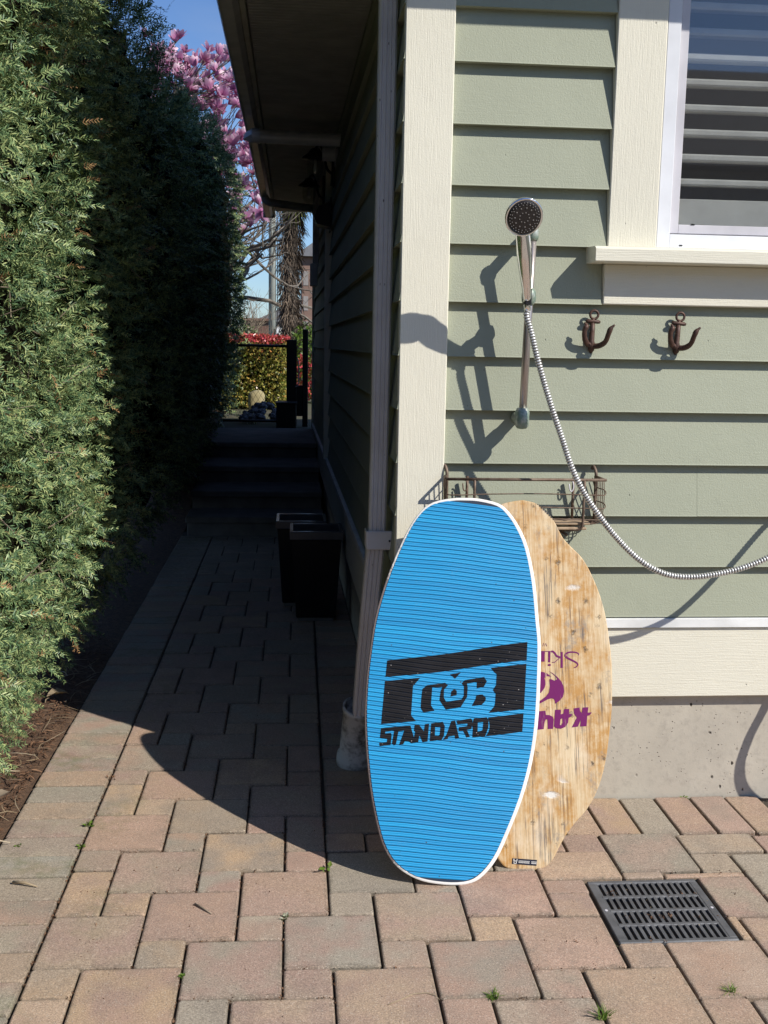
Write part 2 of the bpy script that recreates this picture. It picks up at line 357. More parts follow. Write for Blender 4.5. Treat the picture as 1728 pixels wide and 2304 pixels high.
scr = t.math('MULTIPLY', t.ramp(t.noise(t.mapping(p, (14, 9, 1), rot=(0, 0, 0.6)), 6.0, 7, 0.8), [(0.64, 0.0), (0.70, 0.8)]), t.ramp(t.noise(p, 5, 3), [(0.45, 0.0), (0.6, 1.0)]))
c = t.mix(scr, c, (0.22, 0.42, 0.60))
sand = t.math('MULTIPLY', t.ramp(t.voro(p, 330.0), [(0.10, 1.0), (0.2, 0.0)]), t.ramp(t.noise(p, 16, 4), [(0.56, 0.0), (0.66, 0.6)]))
c = t.mix(sand, c, (0.36, 0.36, 0.33))
t.base(c); t.rough(0.42); t.normal(t.bump(t.noise(p, 130, 5), 0.25, 0.001)); M['pad'] = t.m
M['padgroove'] = simple("pad_groove", (0.008, 0.022, 0.05), 0.7)
t = NT("black_pad_print"); p = t.pos('Object')
dust = t.math('MULTIPLY', t.ramp(t.voro(p, 95.0), [(0.09, 1.0), (0.15, 0.0)]), t.ramp(t.noise(p, 30, 2), [(0.56, 0.0), (0.62, 1.0)]))
c = t.mix(t.ramp(t.noise(p, 12, 5), [(0.4, 0.0), (0.7, 1.0)]), (0.007, 0.007, 0.009), (0.015, 0.014, 0.017))
t.base(t.mix(dust, c, (0.40, 0.38, 0.36))); t.rough(0.65); t.spec(0.18); M['padblack'] = t.m

t = NT("worn_plywood"); p = t.pos('Object')
gr = t.noise(t.mapping(p, (190, 5.0, 1), rot=(0, 0, 0.03)), 1.0, 6, 0.68, 0.3)
gr2 = t.noise(t.mapping(p, (150, 4.0, 1), loc=(3, 1, 0), rot=(0, 0, 0.03)), 1.0, 6, 0.7, 0.6)
pt = t.noise(t.mapping(p, (1.5, 0.8, 1)), 6.0, 5, 0.65)
c = t.mix(t.ramp(gr, [(0.30, 0.0), (0.66, 1.0)]), (0.70, 0.565, 0.365), (0.51, 0.36, 0.195))
orange = t.math('MULTIPLY', t.ramp(pt, [(0.40, 0.0), (0.54, 1.0)]), t.ramp(t.math('ADD', t.math('MULTIPLY', gr2, 0.55), t.math('MULTIPLY', t.noise(p, 30, 6, 0.7), 0.45)), [(0.40, 0.0), (0.54, 0.95)]))
c = t.mix(orange, c, (0.44, 0.225, 0.055))
scuff = t.math('MULTIPLY', t.ramp(t.noise(t.mapping(p, (1.6, 1.0, 1), loc=(1, 5, 0)), 7.0, 7, 0.75), [(0.54, 0.0), (0.62, 0.75)]), t.ramp(t.noise(p, 85, 4, 0.7), [(0.40, 0.25), (0.55, 1.0)]))
c = t.mix(scuff, c, (0.27, 0.225, 0.18))
pale = t.noise(t.mapping(p, (2, 1.2, 1), loc=(7, 3, 0)), 5.0, 5, 0.6)
c = t.mix(t.ramp(pale, [(0.56, 0.0), (0.70, 0.6)]), c, (0.72, 0.60, 0.44))
dk = t.math('MULTIPLY', t.ramp(gr2, [(0.53, 0.0), (0.61, 1.0)]), t.ramp(t.noise(t.mapping(p, (3, 1.2, 1), loc=(2, 9, 0)), 5.0, 3), [(0.45, 0.0), (0.56, 0.85)]))
c = t.mix(dk, c, (0.10, 0.085, 0.075))
dn = t.noise(p, 24.0, 5, 0.7); dv = t.voro(t.mapping(p, (1.0, 0.85, 1)), 22.0)
ding = t.math('MULTIPLY', t.ramp(t.math('ADD', dv, t.math('MULTIPLY', t.noise(p, 75.0, 5, 0.8), 0.75)), [(0.44, 1.0), (0.56, 0.0)]), t.ramp(t.noise(p, 7.5, 3), [(0.42, 0.0), (0.50, 1.0)]))
c = t.mix(ding, c, t.mix(t.ramp(t.noise(p, 160, 3), [(0.50, 0.0), (0.60, 1.0)]), (0.12, 0.085, 0.055), (0.33, 0.27, 0.20)))
chipv = t.voro(t.mapping(p, (0.7, 1.6, 1), loc=(4, 4, 0)), 9.0)
chipm = t.math('MULTIPLY', t.ramp(t.math('ADD', chipv, t.math('MULTIPLY', dn, 0.3)), [(0.30, 1.0), (0.36, 0.0)]), t.ramp(t.noise(p, 5.4, 2), [(0.49, 0.0), (0.54, 1.0)]))
c = t.mix(chipm, c, (0.66, 0.62, 0.56))
t.base(c); t.rough(0.55); t.spec(0.4)
b = t.bump(gr, 0.35, 0.002); b = t.bump(t.math('MULTIPLY', t.math('MAXIMUM', ding, chipm), -1.0), 0.6, 0.003, b)
t.normal(b); M['ply'] = t.m
t = NT("worn_purple_print"); p = t.pos('Object')
wear = t.noise(t.mapping(p, (120, 6, 1)), 1.0, 6, 0.7); sc2 = t.noise(p, 60, 5, 0.7)
wm = t.math('MAXIMUM', t.ramp(wear, [(0.60, 0.0), (0.70, 0.9)]), t.ramp(sc2, [(0.66, 0.0), (0.72, 0.8)]))
t.base(t.mix(wm, (0.15, 0.014, 0.105), (0.54, 0.40, 0.29))); t.rough(0.65); t.spec(0.15); M['purple'] = t.m
M['sticker'] = simple("sticker_black", (0.018, 0.02, 0.035), 0.35)

# ------------------------------------------------------------------ mesh helpers
class MB:
    def __init__(self): self.v = []; self.f = []; self.mi = []
    def add(self, vs, fs, m=0):
        o = len(self.v); self.v += [tuple(x) for x in vs]; self.f += [tuple(i + o for i in f) for f in fs]; self.mi += [m] * len(fs); return self
    def box(self, x0, x1, y0, y1, z0, z1, m=0):
        v = [(x0, y0, z0), (x1, y0, z0), (x1, y1, z0), (x0, y1, z0), (x0, y0, z1), (x1, y0, z1), (x1, y1, z1), (x0, y1, z1)]
        return self.add(v, [(0, 3, 2, 1), (4, 5, 6, 7), (0, 1, 5, 4), (1, 2, 6, 5), (2, 3, 7, 6), (3, 0, 4, 7)], m)
    def cbox(self, x0, x1, y0, y1, z0, z1, c=0.003, m=0):
        """box with chamfered edges"""
        s = len(self.v)
        pts = []
        for z in (z0, z1):
            for y in (y0, y1):
                for x in (x0, x1):
                    ix = c if x == x0 else -c; iy = c if y == y0 else -c; iz = c if z == z0 else -c
                    pts += [(x, y + iy, z + iz), (x + ix, y, z + iz), (x + ix, y + iy, z)]
        def P(a, b, d, k): return ((d * 2 + b) * 2 + a) * 3 + k
        F = []
        F.append((P(0,0,0,0), P(0,0,1,0), P(0,1,1,0), P(0,1,0,0))); F.append((P(1,0,0,0), P(1,1,0,0), P(1,1,1,0), P(1,0,1,0)))
        F.append((P(0,0,0,1), P(1,0,0,1), P(1,0,1,1), P(0,0,1,1))); F.append((P(0,1,0,1), P(0,1,1,1), P(1,1,1,1), P(1,1,0,1)))
        F.append((P(0,0,0,2), P(0,1,0,2), P(1,1,0,2), P(1,0,0,2))); F.append((P(0,0,1,2), P(1,0,1,2), P(1,1,1,2), P(0,1,1,2)))
        for b in (0, 1):
            for d in (0, 1): F.append((P(0,b,d,1), P(1,b,d,1), P(1,b,d,2), P(0,b,d,2)))
        for a in (0, 1):
            for d in (0, 1): F.append((P(a,0,d,0), P(a,1,d,0), P(a,1,d,2), P(a,0,d,2)))
        for a in (0, 1):
            for b in (0, 1): F.append((P(a,b,0,0), P(a,b,1,0), P(a,b,1,1), P(a,b,0,1)))
        for a in (0, 1):
            for b in (0, 1):
                for d in (0, 1): F.append((P(a,b,d,0), P(a,b,d,1), P(a,b,d,2)))
        return self.add(pts, F, m)
    def prism(self, poly, axis, a0, a1, m=0):
        """poly of 2-D points extruded along axis 'x','y','z' (poly given in the other two axes, in order)"""
        n = len(poly)
        def mk(p, a):
            return (a, p[0], p[1]) if axis == 'x' else ((p[0], a, p[1]) if axis == 'y' else (p[0], p[1], a))
        v = [mk(p, a0) for p in poly] + [mk(p, a1) for p in poly]
        f = [tuple(range(n)), tuple(range(2 * n - 1, n - 1, -1))] + [(i, (i + 1) % n, n + (i + 1) % n, n + i) for i in range(n)]
        return self.add(v, f, m)
    def tube(self, pts, r, n=8, m=0, cap=True, closed=False, flat=None):
        pts = [Vector(p) for p in pts]; N = len(pts)
        rs = r if isinstance(r, (list, tuple)) else [r] * N
        tang = []
        for i in range(N):
            if closed: a, b = pts[(i - 1) % N], pts[(i + 1) % N]
            else: a, b = pts[max(0, i - 1)], pts[min(N - 1, i + 1)]
            tang.append((b - a).normalized())
        ref = Vector((0, 0, 1)) if abs(tang[0].z) < 0.9 else Vector((1, 0, 0))
        u = tang[0].cross(ref).normalized(); v = []
        for i in range(N):
            u = (u - tang[i] * u.dot(tang[i])).normalized(); w = tang[i].cross(u)
            for k in range(n):
                a = 2 * math.pi * k / n
                v.append(pts[i] + (u * math.cos(a) + w * math.sin(a)) * rs[i])
        f = []
        for i in range(N if closed else N - 1):
            j = (i + 1) % N
            for k in range(n): f.append((i * n + k, i * n + (k + 1) % n, j * n + (k + 1) % n, j * n + k))
        if cap and not closed: f += [tuple(range(n - 1, -1, -1)), tuple((N - 1) * n + k for k in range(n))]
        return self.add(v, f, m)
    def lathe(self, prof, n=24, m=0, origin=(0, 0, 0), axis=(0, 0, 1)):
        ax = Vector(axis).normalized(); ref = Vector((1, 0, 0)) if abs(ax.x) < 0.9 else Vector((0, 1, 0))
        u = (ref - ax * ref.dot(ax)).normalized(); w = ax.cross(u); o = Vector(origin); v = []
        for r, h in prof:
            for k in range(n):
                a = 2 * math.pi * k / n; v.append(o + ax * h + (u * math.cos(a) + w * math.sin(a)) * r)
        f = []
        for i in range(len(prof) - 1):
            for k in range(n): f.append((i * n + k, i * n + (k + 1) % n, (i + 1) * n + (k + 1) % n, (i + 1) * n + k))
        if prof[0][0] > 1e-6: f.append(tuple(range(n - 1, -1, -1)))
        if prof[-1][0] > 1e-6: f.append(tuple((len(prof) - 1) * n + k for k in range(n)))
        return self.add(v, f, m)
    def mesh(self, name, mats, smooth=False):
        me = bpy.data.meshes.new(name); me.from_pydata(self.v, [], self.f)
        for x in (mats if isinstance(mats, (list, tuple)) else [mats]): me.materials.append(x)
        if any(self.mi): me.polygons.foreach_set('material_index', self.mi)
        if smooth: me.polygons.foreach_set('use_smooth', [True] * len(me.polygons))
        me.update(); return me
    def obj(self, name, mats, parent=None, smooth=False, **kw):
        return link(name, self.mesh(name, mats, smooth), parent, **kw)

def link(name, me, parent=None, **kw):
    o = bpy.data.objects.new(name, me); COL.objects.link(o)
    if parent is not None: o.parent = parent
    for k, v in kw.items(): o[k] = v
    return o
def thing(name, label, cat, loc=(0, 0, 0), group=None):
    o = bpy.data.objects.new(name, None); COL.objects.link(o); o.empty_display_size = 0.1
    o.location = loc; o['label'] = label; o['category'] = cat
    if group: o['group'] = group
    return o
def tag(o, label, cat, group=None):
    o['label'] = label; o['category'] = cat
    if group: o['group'] = group
    return o
def part(root, name, mb, mats, smooth=False, **kw):
    """child part given in world coordinates under a root that may be moved from the origin"""
    loc = Vector(root.location) if root.parent is None else Vector((0, 0, 0))
    if loc.length > 0: mb.v = [(a - loc.x, b - loc.y, c - loc.z) for a, b, c in mb.v]
    return mb.obj(name, mats, root, smooth, **kw)
def np_mesh(name, verts, faces, mats, smooth=False):
    """verts (n,3), faces (m,k) numpy"""
    me = bpy.data.meshes.new(name); n = len(verts); mF, k = faces.shape
    me.vertices.add(n); me.vertices.foreach_set('co', np.ascontiguousarray(verts, dtype=np.float32).ravel())
    me.loops.add(mF * k); me.loops.foreach_set('vertex_index', np.ascontiguousarray(faces, dtype=np.int32).ravel())
    me.polygons.add(mF); me.polygons.foreach_set('loop_start', np.arange(0, mF * k, k, dtype=np.int32))
    me.polygons.foreach_set('loop_total', np.full(mF, k, dtype=np.int32))
    me.update(calc_edges=True)
    for x in (mats if isinstance(mats, (list, tuple)) else [mats]): me.materials.append(x)
    return me
def smooth_path(pts, n=6):
    """Catmull-Rom resampling"""
    P = [Vector(p) for p in pts]; P = [P[0] * 2 - P[1]] + P + [P[-1] * 2 - P[-2]]; out = []
    for i in range(1, len(P) - 2):
        for k in range(n):
            t = k / n; a, b, c, d = P[i - 1], P[i], P[i + 1], P[i + 2]
            out.append(0.5 * ((2 * b) + (c - a) * t + (2 * a - 5 * b + 4 * c - d) * t * t + (3 * b - a - 3 * c + d) * t ** 3))
    out.append(P[-2]); return out
def unit(v):
    return v / np.maximum(np.linalg.norm(v, axis=-1, keepdims=True), 1e-9)
def vnoise(p, s, seed=0.0):
    x, y, z = p[..., 0] * s + seed, p[..., 1] * s + seed * 1.7, p[..., 2] * s - seed
    return (np.sin(x * 1.3 + np.sin(y * 2.1 + z)) + np.sin(y * 1.7 + np.sin(z * 1.9 - x * .7)) + np.sin(z * 1.5 + np.sin(x * 2.3 + y * .6))) / 3
def part(root, name, mb, mats, smooth=False, under=None, **kw):
    loc = Vector(root.location)
    mb.v = [(a - loc.x, b - loc.y, c - loc.z) for a, b, c in mb.v]
    return mb.obj(name, mats, under or root, smooth, **kw)

# ================================================================== GROUND
def ground_z(x, y):
    t_ = min(1.0, max(0.0, (y - 8.25) / 2.3)); t_ = t_ * t_ * (3 - 2 * t_)
    return -0.10 + 0.60 * t_
xs = [-300, -60, -15, -6, -3, -1.5, -0.8, 0.0, 1, 3, 8, 20, 60, 300]
ys = [-300, -60, -15, -4, 2, 5, 8, 8.4, 8.8, 9.2, 9.6, 10.0, 10.4, 11, 13, 16, 20, 30, 60, 120, 400]
g = MB(); g.add([(x, y, ground_z(x, y)) for y in ys for x in xs], [(j * len(xs) + i, j * len(xs) + i + 1, (j + 1) * len(xs) + i + 1, (j + 1) * len(xs) + i) for j in range(len(ys) - 1) for i in range(len(xs) - 1)])
g.obj('ground', M['ground'], smooth=True, kind='structure')

# ------------------------------------------------------------------ paving: pinwheel pattern of large and small stones
U = 0.1175
X0 = -0.607
def gx(i, y=3.0): return X0 + U * i + (0.006 * (y - 3.0) * (i / 6.0) if i >= 5 and y > 3 else 0)
def gy(j, x): return 2.945 - U * j - 0.055 * (x - X0)
bed = MB(); bed.box(-0.85, 0.40, 3.2, 8.3, -0.06, -0.014); bed.box(-0.85, 4.2, -3.0, 3.2, -0.06, -0.014)
bed.box(0.40, 4.2, 3.2, 3.24, -0.06, -0.014)
paving = bed.obj('paving', M['sand'], kind='structure')
GRATE = (0.806, 1.126, 2.384, 2.706)
pmesh = {}
def paver_mesh(w, d):
    key = (round(w, 3), round(d, 3))
    if key not in pmesh:
        w, d = key; c = 0.0045; mb = MB(); hw, hd = w / 2, d / 2
        r = min(0.006, hw * .3, hd * .3)
        def ring(ix, z):
            a, b = hw - ix, hd - ix
            return [(-a + r, -b, z), (a - r, -b, z), (a, -b + r, z), (a, b - r, z), (a - r, b, z), (-a + r, b, z), (-a, b - r, z), (-a, -b + r, z)]
        rings = [ring(0, -0.035), ring(0, -c), ring(c * .4, -c * .28), ring(c * 1.1, 0.0)]
        for q in rings: mb.v += q
        for k in range(3):
            for e in range(8): mb.f.append((k * 8 + e, k * 8 + (e + 1) % 8, (k + 1) * 8 + (e + 1) % 8, (k + 1) * 8 + e))
        mb.f.append(tuple(24 + e for e in range(8))); mb.mi = [0] * len(mb.f)
        pmesh[key] = mb.mesh('paver', M['paver'])
    return pmesh[key]
PAL = [(0.40, 0.295, 0.215), (0.345, 0.285, 0.225), (0.38, 0.268, 0.215), (0.31, 0.272, 0.222), (0.345, 0.245, 0.20), (0.425, 0.305, 0.205), (0.365, 0.275, 0.215), (0.38, 0.262, 0.205)]
PALB = [(0.305, 0.275, 0.222), (0.315, 0.280, 0.215), (0.29, 0.268, 0.225), (0.375, 0.28, 0.205), (0.325, 0.275, 0.215)]
far_pavers = []
NP = [0]
def put_paver(x0, x1, y0, y1, pal=PAL, gapx=0.0050, gapy=0.0036, col=None):
    if x1 - x0 < 0.02 or y1 - y0 < 0.02: return
    g_ = GRATE
    if x0 < g_[1] and x1 > g_[0] and y0 < g_[3] and y1 > g_[2]:
        if y1 > g_[3]: put_paver(x0, x1, g_[3], y1, pal, gapx, gapy)
        if y0 < g_[2]: put_paver(x0, x1, y0, g_[2], pal, gapx, gapy)
        ya, yb = max(y0, g_[2]), min(y1, g_[3])
        if x0 < g_[0]: put_paver(x0, g_[0], ya, yb, pal, gapx, gapy)
        if x1 > g_[1]: put_paver(g_[1], x1, ya, yb, pal, gapx, gapy)
        return
    cx, cy = (x0 + x1) / 2, (y0 + y1) / 2
    if cy > 6.6 or cy < 1.55: far_pavers.append((x0 + gapx / 2, x1 - gapx / 2, y0 + gapy / 2, y1 - gapy / 2)); return
    me = paver_mesh(x1 - x0 - gapx, y1 - y0 - gapy)
    o = bpy.data.objects.new('paver', me); COL.objects.link(o); o.parent = paving
    o.location = (cx + random.uniform(-.0008, .0008), cy + random.uniform(-.0006, .0006), random.uniform(-.0028, .0016))
    o.rotation_euler = (random.uniform(-.004, .004), random.uniform(-.005, .005), random.uniform(-.004, .004))
    c = col or random.choice(pal); k = random.uniform(0.90, 1.12)
    o.color = (c[0] * k, c[1] * k, c[2] * k, 1); NP[0] += 1
def cell(i0, j0, w, d):
    # clip the cell of the endless pattern to the places where it is laid
    regs = []
    for (ra, rb, rc, rd) in ((0, 6, -60, 90), (6, 18, -1, 90), (18, 33, -2.6, 90)):
        a, b = max(i0, ra), min(i0 + w, rb); c_, d_ = max(j0, rc), min(j0 + d, rd)
        if b - a > 0.15 and d_ - c_ > 0.15: regs.append((a, b, c_, d_))
    if len(regs) == 2 and regs[0][2:] == regs[1][2:] and regs[0][1] == regs[1][0]:
        regs = [(regs[0][0], regs[1][1], regs[0][2], regs[0][3])]
    for a, b, c_, d_ in regs:
        xm = X0 + U * (a + b) / 2; ya, yb = gy(d_, xm), gy(c_, xm)
        if ya > 8.02 or yb < -1.2: continue
        put_paver(gx(a, ya), gx(b, ya), ya, min(yb, 8.03))
for a in range(-40, 60):
    for b in range(-45, 45):
        i0, j0 = 2 * a + b, 3 - a + 2 * b
        if i0 < -3 or i0 > 32 or j0 > 36 or j0 < -48: continue
        cell(i0, j0, 2, 2); cell(i0, j0 + 2, 1, 1)
y_ = 1.2                                   # soldier courses: left edge of the path, beside the wall, along the facade
while y_ < 8.0:
    put_paver(-0.848, X0, y_, y_ + 0.1225, PALB, gapx=0.010, gapy=0.004); y_ += 0.1225
y_ = 3.015
while y_ < 8.0:
    put_paver(gx(6, y_) + .004, 0.336 - 0.012 * (y_ - 3.24), y_, y_ + 0.1195, PAL, gapy=0.004); y_ += 0.1195
x_ = 0.352
while x_ < 1.42:
    put_paver(x_, x_ + 0.1185, 2.966, 3.234, PAL, gapx=0.0065); x_ += 0.1185
fp = MB()
for (a, b, c, d) in far_pavers: fp.cbox(a, b, c, d, -0.03, random.uniform(-.001, .001), 0.004)
fo = fp.obj('paver_field', M['paver'], paving, kind='stuff'); fo.color = (0.37, 0.30, 0.235, 1)

# soil bed under the hedge
sb = MB(); nx, ny = 16, 90
for j in range(ny + 1):
    for i in range(nx + 1):
        x = -2.6 + 1.748 * i / nx; y = 0.8 + 13.2 * j / ny
        e = min(1.0, (-0.852 - x) / 0.25); z = -0.016 + 0.030 * e + 0.012 * e * vnoise(np.array([x, y, 0.]), 6.0) + 0.006 * e * vnoise(np.array([x, y, 0.]), 17.0)
        if y > 8: z += max(0, ground_z(x, y) + 0.09)
        sb.v.append((x, y, z))
for j in range(ny):
    for i in range(nx): a = j * (nx + 1) + i; sb.f.append((a, a + 1, a + nx + 2, a + nx + 1)); sb.mi.append(0)
soil = sb.obj('soil_bed', M['soil'], smooth=True, kind='structure')
def soil_z(x): 
    e = min(1.0, (-0.852 - x) / 0.25); return -0.012 + 0.032 * e

def scatter_strips(n, xr, yr, lr, wr, zoff, curl, seed):
    r = np.random.default_rng(seed)
    x = r.uniform(*xr, n); y = r.uniform(*yr, n); L = r.uniform(*lr, n); W = r.uniform(*wr, n); a = r.uniform(0, 2 * np.pi, n)
    z = np.array([soil_z(q) for q in x]) + r.uniform(*zoff, n)
    d = np.stack([np.cos(a), np.sin(a), r.normal(0, .16, n)], 1); s = np.stack([-np.sin(a), np.cos(a), r.normal(0, .3, n)], 1)
    c = np.stack([x, y, z], 1); V = []; bend = r.normal(0, curl, n)
    for k, tt in enumerate((-1, -.33, .33, 1)):
        mid = c + d * (tt * L / 2)[:, None] + s * ((1 - tt * tt) * bend * L)[:, None] + np.array([0, 0, 1]) * ((1 - tt * tt) * .06 * L)[:, None]
        w = W * (0.45 if abs(tt) == 1 else 1)
        V += [mid - s * (w / 2)[:, None], mid + s * (w / 2)[:, None]]
    V = np.stack(V, 1).reshape(-1, 3); base = np.arange(n)[:, None] * 8
    F = np.concatenate([base + np.array([[2 * k, 2 * k + 1, 2 * k + 3, 2 * k + 2]]) for k in range(3)], 0)
    return V, F
V, F = scatter_strips(9000, (-1.5, -.865), (2.2, 5.2), (.010, .038), (.0015, .005), (0, .016), .05, 3)
link('mulch', np_mesh('mulch', V, F, M['chip']), None, kind='stuff')
V, F = scatter_strips(230, (-1.3, -.858), (2.4, 4.8), (.03, .16), (.0018, .0045), (.010, .024), .10, 4)
link('straw_litter', np_mesh('straw_litter', V, F, M['straw']), None, kind='stuff')

# ================================================================== HOUSE
FY = 3.238                                  # foundation face of the facade
def wx(y): return 0.338 - 0.012 * (y - 3.24)   # plane of the alley wall
YE = 11.6                                   # far end of the alley wall
house = thing('house', 'sage green clapboard house with cream trim and sunlit corner', 'house', (0.34, FY, 0))
b = MB(); b.box(0.345, 4.6, FY, FY + .2, -.3, .352); o = part(house, 'foundation', b, M['concrete'])
b = MB(); b.prism([(wx(3.44), 3.44), (wx(3.44) + .2, 3.44), (wx(YE) + .2, YE), (wx(YE), YE)], 'z', -.3, .352); part(house, 'foundation', b, M['concrete'])
b = MB(); b.cbox(0.318, 4.6, 3.203, FY + .01, .352, .582, .003); part(house, 'skirt_board', b, M['trim_h'])
b = MB(); b.prism([(wx(3.25) - .035, 3.25), (wx(3.25), 3.25), (wx(YE), YE), (wx(YE) - .035, YE)], 'z', .352, .582); part(house, 'skirt_board', b, M['trim_h'])
b = MB(); b.prism([(3.193, .584), (3.235, .590), (3.235, .617), (3.204, .613), (3.195, .610)], 'x', 0.312, 4.6); part(house, 'flashing', b, M['flash'])
b = MB(); b.prism([(wx(3.25) - .048, 3.25), (wx(3.25), 3.25), (wx(YE), YE), (wx(YE) - .048, YE)], 'z', .583, .612); part(house, 'flashing', b, M['flash'])
# walls behind the cladding, with the window opening (x 1.12..2.18, z 1.80..2.95)
WX0, WX1, WZ0, WZ1 = 1.09, 2.20, 1.79, 2.80
b = MB()
b.box(0.36, WX0, FY + .003, FY + .15, .353, 2.88); b.box(WX1, 4.6, FY + .003, FY + .15, .353, 2.88)
b.box(WX0, WX1, FY + .003, FY + .15, .353, WZ0); b.box(WX0, WX1, FY + .003, FY + .15, WZ1, 2.88)
part(house, 'wall', b, M['room'])
b = MB(); b.prism([(wx(3.40), 3.40), (wx(3.40) + .15, 3.40), (wx(YE) + .15, YE), (wx(YE), YE)], 'z', .353, 2.88)
b.box(4.45, 4.6, FY + .16, YE, -.3, 2.88); b.box(.4, 4.44, YE + .01, YE + .15, -.3, 2.88); part(house, 'wall', b, M['room'])
b = MB(); b.box(.8, 2.5, 5.2, 5.25, .4, 2.8); b.box(.8, 2.5, 3.5, 5.2, .9, .95); part(house, 'room', b, M['room'])
# lap siding, front and alley side: one board each
ZL = [.617, .778, .939, 1.100, 1.262, 1.422, 1.583, 1.751, 1.918, 2.090, 2.262, 2.412, 2.575, 2.735]
def board_front(z, x0, x1):
    k = random.uniform(-.0012, .0012); h = .195
    b = MB(); b.prism([(3.2000 + k, z), (3.2280, z + .001), (3.2385, z + h), (3.2335, z + h), (3.2015 + k, z + .004)], 'x', x0, x1)
    part(house, 'siding_board', b, M['siding'])
for i, z in enumerate(ZL):
    if z < 1.50: 
        if abs(z - .939) < .01: board_front(z, .4575, 1.2585); board_front(z + .0006, 1.2590, 4.58)
        else: board_front(z, .4575, 4.58)
    elif z < 1.62: board_front(z, .4575, .9225); bb = MB()
    else: board_front(z, .4575, .9225 if z < 1.75 else .928)
for z in ZL:
    ztop = min(z + .195, 2.86)
    for (ya, yb) in ((3.197, 6.02), (6.024, 7.93), (8.05, YE)):
        b = MB()
        prof = [(-.030, z), (-.008, z + .001), (-.001, ztop), (-.006, ztop), (-.028, z + .004)]
        va = [(wx(ya) + p, ya, q) for p, q in prof]; vb = [(wx(yb) + p, yb, q) for p, q in prof]
        b.add(va + vb, [(4, 3, 2, 1, 0), (5, 6, 7, 8, 9)] + [(e, (e + 1) % 5, 5 + (e + 1) % 5, 5 + e) for e in range(5)])
        part(house, 'siding_board', b, M['siding_side'])
b = MB(); b.cbox(.3125, .4565, 3.195, FY + .004, .6135, 2.87, .003); part(house, 'corner_board', b, M['trim'])
b = MB(); b.cbox(wx(8) - .058, wx(8), 7.94, 8.04, .6, 2.78, .004); part(house, 'trim_board', b, M['trim'], label='upright cream trim board halfway along the shaded wall')
b = MB(); b.cbox(wx(YE) - .045, wx(YE) + .1, YE, YE + .05, .5, 2.86, .004); part(house, 'corner_board', b, M['trim'])
# window: casing boards, vinyl frame, screen, pane and blind
for xa_ in (.930, 2.215):
    b = MB(); b.cbox(xa_, xa_ + .1485, 3.197, FY + .003, 1.752, 2.87, .003); part(house, 'window_casing', b, M['trim'])
b = MB(); b.prism([(3.118, 1.706), (3.118, 1.740), (3.130, 1.748), (3.2395, 1.753), (3.2395, 1.704), (3.124, 1.702)], 'x', .874, 2.42)
part(house, 'window_sill', b, M['trim_h'])
b = MB(); b.cbox(.9245, 2.37, 3.197, FY + .003, 1.584, 1.703, .003); part(house, 'window_apron', b, M['trim_h'])
win = MB()
def frame(mb, x0, x1, z0, z1, w, ya, yb):
    mb.cbox(x0, x0 + w, ya, yb, z0, z1, .0015); mb.cbox(x1 - w, x1, ya, yb, z0, z1, .0015)
    mb.cbox(x0 + w, x1 - w, ya + .0004, yb - .0004, z0, z0 + w, .0015); mb.cbox(x0 + w, x1 - w, ya + .0004, yb - .0004, z1 - w, z1, .0015)
frame(win, 1.0795, 2.2135, 1.7545, 2.86, .040, 3.200, 3.275)
window = part(house, 'window', win, M['vinyl'])
for zz in (1.762,): 
    b = MB(); b.box(1.150, 1.160, 3.1992, 3.2, 1.7605, 1.7640); b.box(1.187, 1.199, 3.2122, 3.2130, 1.8235, 1.8275)
    part(house, 'weep_slot', b, M['dark'], under=window)
b = MB(); frame(b, 1.1225, 2.17, 1.7985, 2.84, .026, 3.213, 3.232); part(house, 'screen_frame', b, M['screenframe'], under=window)
b = MB(); b.add([(1.149, 3.222, 1.825), (2.145, 3.222, 1.825), (2.145, 3.222, 2.815), (1.149, 3.222, 2.815)], [(0, 1, 2, 3)]); part(house, 'insect_screen', b, M['screen'], under=window)
b = MB(); b.add([(1.120, 3.240, 1.796), (2.172, 3.240, 1.796), (2.172, 3.240, 2.843), (1.120, 3.240, 2.843)], [(0, 1, 2, 3)]); part(house, 'pane', b, M['glass'], under=window)
b = MB(); b.cbox(1.12, 2.17, 3.252, 3.268, 1.80, 1.905, .002); part(house, 'blind_rail', b, M['slat'], under=window)
for zz in (1.955, 2.027, 2.099, 2.170, 2.243, 2.315, 2.387, 2.459, 2.531):
    b = MB(); b.prism([(3.256, zz - .011), (3.2525, zz - .006), (3.2525, zz + .005), (3.256, zz + .010), (3.300, zz + .012), (3.318, zz + .008), (3.318, zz - .002), (3.300, zz - .008)], 'x', 1.12, 2.17); part(house, 'blind_slat', b, M['slat'], under=window)

# eaves: soffit boards, fascia, gutter, roof
GX, GY, ZS = -0.305, 2.905, 2.84
b = MB(); b.box(GX + .10, 4.8, GY + .05, FY + .1, ZS + .012, ZS + .03)
b.box(GX + .10, .42, FY + .1, YE + .15, ZS + .012, ZS + .03); part(house, 'soffit', b, M['soffit'])
y_ = 3.36
sl = MB()
while y_ < YE + .1:
    sl.cbox(GX + .105, wx(y_) + .02, y_, y_ + .036, ZS - .004, ZS + .010, .003); y_ += .040
part(house, 'soffit_slats', sl, M['soffit'], kind='stuff')
b = MB(); b.cbox(GX + .078, GX + .102, GY + .06, YE + .2, ZS - .035, ZS + .10, .003); b.box(GX + .1025, 4.8, GY + .062, GY + .084, ZS - .035, ZS + .10)
part(house, 'fascia', b, M['fascia'])
prof = [(0.0, -.06), (.012, -.062), (.055, -.062), (.0765, -.040), (.0765, .06), (.072, .06), (.072, -.036), (.052, -.056), (.012, -.056), (.005, -.05), (-.010, -.012), (-.014, .035), (-.020, .062), (-.026, .062), (-.019, .03), (-.015, -.015)]
